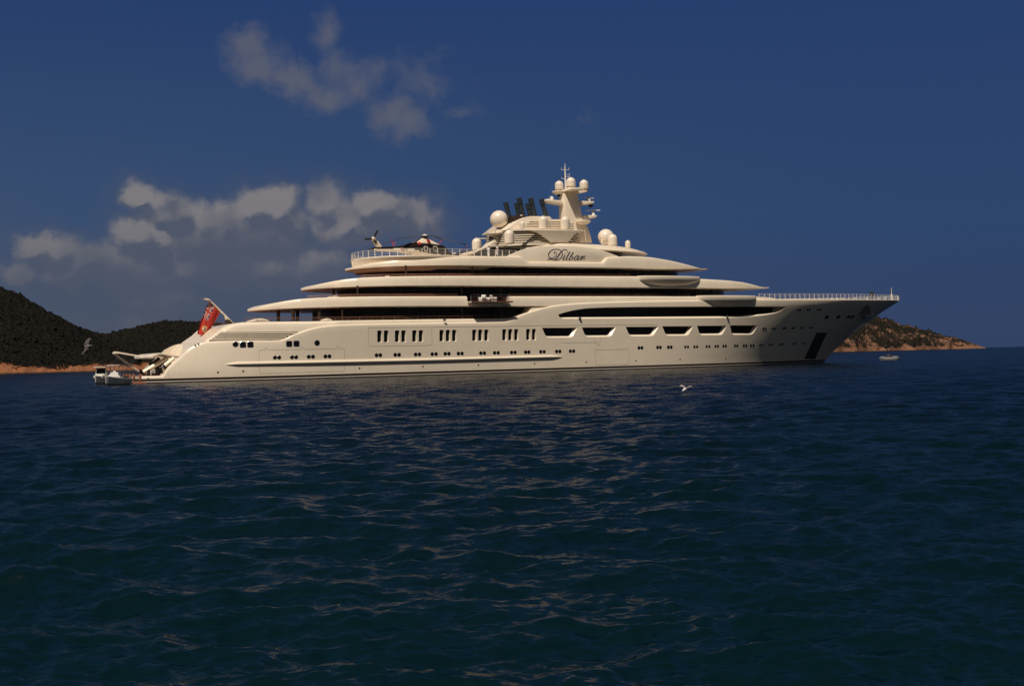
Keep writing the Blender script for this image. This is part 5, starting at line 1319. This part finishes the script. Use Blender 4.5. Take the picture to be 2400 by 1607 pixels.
def on_deck(px, v, z):
    u, _ = P(px, 700, v); return SHIP_M @ Vector((u, v, z))
pu = on_deck(380.5, -6.5, zP+0.05)
per = person(pu, SHIP_A-math.pi/2+0.15, 'person in a blue shirt and pale trousers leaning over on the stern platform', M_shirt, M_trous, 0.38, 'reach')
person(on_deck(1147.5, -8.6, zH), SHIP_A+2.6, 'shorter looking person in white clothes at the helicopter deck rail, nearer the helicopter', M_wshirt, M_wshirt, 0.12, 'front', 'people in white on the helicopter deck')
person(on_deck(1168, -8.2, zH+0.25), SHIP_A+3.4, 'person in a white shirt standing upright at the helicopter deck rail, nearer the funnel', M_wshirt, M_wshirt, 0.0, 'down', 'people in white on the helicopter deck')

# ---- armchairs on the fold-down balcony
def armchair(px, v, rz, label):
    u, _ = P(px, 705, v); root = empty('armchair', SHIP_M @ Vector((u, v, zbal+0.05)), SHIP_A+rz); tag(root, label, 'armchair', 'white armchairs on the fold-down balcony')
    def cushion(name, c, sz, rot=None):
        bm = bmesh.new(); bmesh.ops.create_cube(bm, size=1.0)
        for v_ in bm.verts: v_.co = Vector((v_.co.x*sz[0], v_.co.y*sz[1], v_.co.z*sz[2]))
        bmesh.ops.bevel(bm, geom=list(bm.edges), offset=0.06, segments=3, affect='EDGES', clamp_overlap=True)
        if rot is not None: bmesh.ops.transform(bm, matrix=rot.to_4x4(), verts=bm.verts)
        bmesh.ops.translate(bm, vec=Vector(c), verts=bm.verts); return bm_obj(name, bm, M_fabric, root)
    cushion('seat', (0, 0, 0.33), (0.86, 0.82, 0.26)); cushion('backrest', (0, 0.42, 0.68), (0.96, 0.2, 0.80), Matrix.Rotation(-0.28, 3, 'X'))
    cushion('armrest', (-0.46, 0.02, 0.50), (0.15, 0.86, 0.34)); cushion('armrest', (0.46, 0.02, 0.50), (0.15, 0.86, 0.34)); cushion('cushion', (0.05, 0.18, 0.58), (0.5, 0.16, 0.40), Matrix.Rotation(-0.4, 3, 'X'))
    b = MB(); b.box((0, 0, 0.10), (0.8, 0.75, 0.2)); b.build('base', M_white, root, False); return root
armchair(1129.5, -11.6, math.radians(-70), 'leftmost white armchair of the three on the fold-down balcony')
armchair(1140.0, -10.9, math.radians(20), 'middle white armchair of the three on the fold-down balcony')
armchair(1157.5, -11.5, math.radians(75), 'rightmost white armchair, apart from the other two on the fold-down balcony')

# ---- timber fender posts along the stern
def stern_point(px, py, u):
    """where the ray of that pixel meets the athwartships plane u"""
    r = ray(px, py); t = ((ORG-CAMP) @ EU+u)/(r @ EU); q = CAMP+t*r; return q
for k, (px, top, lab) in enumerate(((291, 875.6, 'timber fender post at the stern, furthest from the platform corner, beside the tenders'), (297.6, 875.4, 'timber fender post at the stern, second from the tenders'), (304.4, 875.0, 'timber fender post at the middle of the stern row, third from the tenders'),
                                    (313.2, 874.9, 'timber fender post at the stern, second from the platform corner'), (328.2, 875.6, 'timber fender post at the stern, nearest the platform corner'))):
    q = stern_point(px, top, U_AFT-0.7); r = empty('fender_post', (q[0], q[1], 0), 0.2*k); tag(r, lab, 'post', 'timber fender posts along the stern')
    b = MB(); b.tube([(0, 0, -1.2), (0.01, 0, float(q[2])*.5), (0, 0, float(q[2]))], [0.19, 0.18, 0.17], 10); b.build('timber', M_wood, r)
    b = MB(); b.lathe((0, 0, float(q[2])-.02), [(.19, 0), (.19, .06), (.10, .12), (.01, .13)], 10); b.build('post_cap', M_dark, r)
q = stern_point(321, 899, U_AFT-1.0)
b = MB(); b.box((0, 0, 0.12), (1.0, 4.2, 0.22)); b.box((0, 0, 0.25), (0.9, 4.1, 0.04)); pt = b.build('pontoon', M_wood, None, False); pt.location = (q[0]+0.4, q[1]-0.2, 0); pt.rotation_euler = (0, 0, SHIP_A); tag(pt, 'low timber boarding float against the yacht stern at water level', 'pontoon')

# ---- tenders
def tender(loc, rz, L, Bm, label, kind):
    root = empty('tender_boat', loc, rz); tag(root, label, 'boat', 'white tenders behind the yacht')
    rings = []; K = 26
    for i in range(K+1):
        t = i/K; x = -L/2+L*t; full = 1-max(0, (t-0.42)/0.58)**2.3; b_ = max(0.02, Bm/2*full); sheer = 0.78+0.75*max(0, t-0.3)**1.5; keel = -0.38+0.62*max(0, (t-0.62)/0.38)**2.2; ch_ = 0.10+0.42*max(0, t-.5)**1.4; xx = x+0.0
        side = [(0.0, keel), (b_*0.66, ch_-0.02), (b_*0.74, ch_+.04), (b_*0.97, sheer-.12), (b_*1.04, sheer-.08), (b_*1.03, sheer), (b_*0.92, sheer+0.03)]
        rings.append([Vector((xx, -a, z)) for a, z in side]+[Vector((xx, a, z)) for a, z in side[:0:-1]])
    v, f = loft('h', rings, None, raw=True); n = len(rings[0]); fm = []
    for fc in f:
        fm.append(1 if len(fc) == 4 and (fc[0] % n) in (0, n-1) else 0)
    mesh_obj('boat_hull', v, f, (M_boat, M_boatg), root, True, 30, fm)
    b = MB(); b.box((-L*0.08, 0, 0.95), (L*0.62, Bm*0.72, 0.12)); b.build('cockpit', M_boatg, root, False)
    b = MB(); b.box((-L*0.02, 0, 1.25), (0.9, 1.0, 0.8)); b.build('console', M_boat, root, False)
    if kind == 'cabin':
        b = MB()
        for sx in (-1, 1):
            for x in (0.75, -0.95): b.tube([(x, sx*Bm*.36, 0.85), (x*0.86, sx*Bm*.33, 2.35)], 0.07, 6)
        b.build('roof_post', M_boat, root); b = MB(); b.box((-.1, 0, 2.40), (2.7, Bm*.84, .10)); b.build('roof', M_boat, root, False)
        b = MB(); b.box((0.72, 0, 1.62), (0.06, Bm*.62, 1.2), 0, Matrix.Rotation(-0.12, 3, 'Y')); b.build('windscreen', M_glass, root, False)
        b = MB(); b.box((1.3, 0, 1.05), (1.1, Bm*.62, .35)); b.box((.95, 0, 1.2), (.4, Bm*.66, .5)); b.build('cuddy', M_boat, root, False)
    else:
        b = MB()
        for sx in (-1, 1):
            for x in (0.35, -0.75): b.tube([(x, sx*.62, 0.85), (x*.9-.1, sx*.58, 2.55)], 0.045, 6)
        b.build('roof_post', M_chrome, root); b = MB(); b.box((-.3, 0, 2.58), (1.9, 1.7, .07)); b.build('roof', M_boat, root, False)
        b = MB(); b.add([(L*.42, 0, 1.18), (0.5, -Bm*.46, 0.98), (0.5, Bm*.46, .98), (0.25, 0, 1.9)], [(0, 3, 1), (0, 2, 3), (1, 3, 2), (0, 1, 2)]); b.build('bow_cover', M_white, root, False)
        b = MB()
        for sx in (-1, 1): b.tube([(-.6, sx*.7, 1.0), (-1.2, sx*1.0, 2.2), (-2.4, sx*1.3, 3.2), (-3.9, sx*1.5, 3.75)][::1], [0.035, .03, .022, .012], 6)
        b.build('outrigger', M_chrome, root)
    b = MB(); b.box((-L/2-.25, 0, 0.75), (.5, .42, .75)); b.box((-L/2-.25, 0, 0.2), (.25, .18, .8)); b.build('outboard', M_dark, root, False)
    return root
w1_ = on_water(228, 901.5); w2_ = on_water(262, 903.8)
tender(w1_+Vector((-0.4, 3.6, 0.06)), math.radians(-93), 5.4, 2.05, 'white tender with a wheelhouse and dark windscreen, left of the two behind the stern', 'cabin')
tender(w2_+Vector((-0.6, 3.4, 0.06)), math.radians(-99), 5.4, 2.05, 'white tender with a pointed bow cover and thin rods, moored nearer the stern', 'open')

# ---- mooring buoy off the bow
wb = on_water(2084, 843.4)
buoy = empty('mooring_buoy', wb, 0.3); buoy.rotation_euler = (R_(6), R_(-2), 0); tag(buoy, 'round white mooring buoy with a dark leaning mast, off the bow', 'buoy')
b = MB(); b.lathe((0, 0, -0.6), [(1.4, 0), (2.0, .25), (2.15, .7), (2.12, 1.15), (1.95, 1.32), (1.5, 1.36)], 40); b.build('float', mat('buoy_white', (0.13, 0.13, 0.135), 0.6, 0, 0.2, 1.2), buoy)
b = MB(); b.lathe((-.1, 0, 0.76), [(1.0, 0), (.75, .24), (.4, .38), (.2, .6), (.02, .62)], 24); b.build('bollard', M_dark, buoy)
b = MB(); b.tube([(-.1, 0, 1.2), (-.75, 0, 3.5)], [0.12, 0.07], 8); b.lathe((-.70, 0, 2.55), [(.05, 0), (.30, .12), (.36, .5), (.22, .85), (.03, .95)], 12); b.lathe((-.82, 0, 3.55), [(.03, -.1), (.14, 0), (.14, .12), (.03, .22)], 10); b.build('mast', M_dark, buoy)

# ---- gulls in flight
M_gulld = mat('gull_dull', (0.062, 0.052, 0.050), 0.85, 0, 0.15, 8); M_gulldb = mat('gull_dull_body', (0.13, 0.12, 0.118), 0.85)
def gull(name, label, D, body, axis, wings, tail, mb=None, mw=None):
    mb = mb or M_gull; mw = mw or M_gullg
    c = at(*body, D); root = empty('gull', c, 0.0); tag(root, label, 'gull', 'gulls in flight')
    ax = Vector(axis).normalized(); b = MB()
    b.lathe(-ax*0.20, [(.012, 0), (.05, .05), (.075, .13), (.08, .2), (.066, .28), (.045, .33), (.047, .37), (.044, .41), (.02, .44)], 16, 0, ax); b.build('body', mb, root)
    b = MB(); b.lathe(ax*0.235, [(.016, 0), (.012, .03), (.003, .065)], 8, 0, ax); b.build('beak', M_beak, root)
    for pts in wings:
        lead = [at(x, y, D+d)-c for x, y, d in pts[0]]; trail = [at(x, y, D+d)-c for x, y, d in pts[1]]; V = []
        n = len(lead)
        for a, e in zip(lead, trail):
            m_ = a.lerp(e, 0.35)+Vector((0, -.015, .018)); V += [a, m_, e, a.lerp(e, 0.5)+Vector((0, .01, -.008))]
        f = [(i*4+k, i*4+(k+1) % 4, i*4+4+(k+1) % 4, i*4+4+k) for i in range(n-1) for k in range(4)]+[(0, 1, 2, 3), (n*4-1, n*4-2, n*4-3, n*4-4)]
        mesh_obj('wing', V, f, mw, root, True, 60)
    T_ = [at(x, y, D)-c for x, y in tail]; V = T_+[p+Vector((0, .02, -.012)) for p in T_]; n = len(T_)
    mesh_obj('tail', V, [tuple(range(n)), tuple(range(n, 2*n))[::-1]]+[(k, (k+1) % n, (k+1) % n+n, k+n) for k in range(n)], mb, root, False)
    return root
gull('gull', 'white gull with raised grey wings skimming the water below the yacht', 70.0, (1604.0, 912.6), (-.55, -.75, -.28),
     [([(1607.2, 909.8, 0), (1600, 906, .1), (1592.2, 904.6, .25)], [(1608.2, 908.0, .1), (1602, 902.8, .2), (1597.5, 901.2, .3)]), ([(1607.5, 910.8, 0), (1614.5, 907.6, -.08), (1621.5, 907.2, .1)], [(1608.5, 908.6, .1), (1615.5, 903.6, .05), (1622.6, 904.4, .15)])],
     [(1607.5, 909.5), (1610.5, 909.0), (1610, 911.0), (1607.4, 911.5)])
gull('gull', 'grey winged gull banking in flight in front of the left hillside', 62.0, (205.5, 811.6), (.93, -.28, .18),
     [([(209, 811.0, 0), (207.5, 803, .06), (209.5, 798, .1), (213.5, 793.6, .16)], [(198, 812.4, .06), (196.8, 806.5, .08), (201, 798.5, .14), (207.5, 792.2, .2)]), ([(209, 813.4, -.05), (203.5, 820, -.1), (194.5, 830.6, -.2)], [(199.5, 815.4, -.05), (196.5, 821.5, -.1), (189.5, 830.6, -.2)])],
     [(198, 813.5), (201.5, 822.5), (205, 826.5), (203.8, 819.5), (204, 814)], M_gulldb, M_gulld)
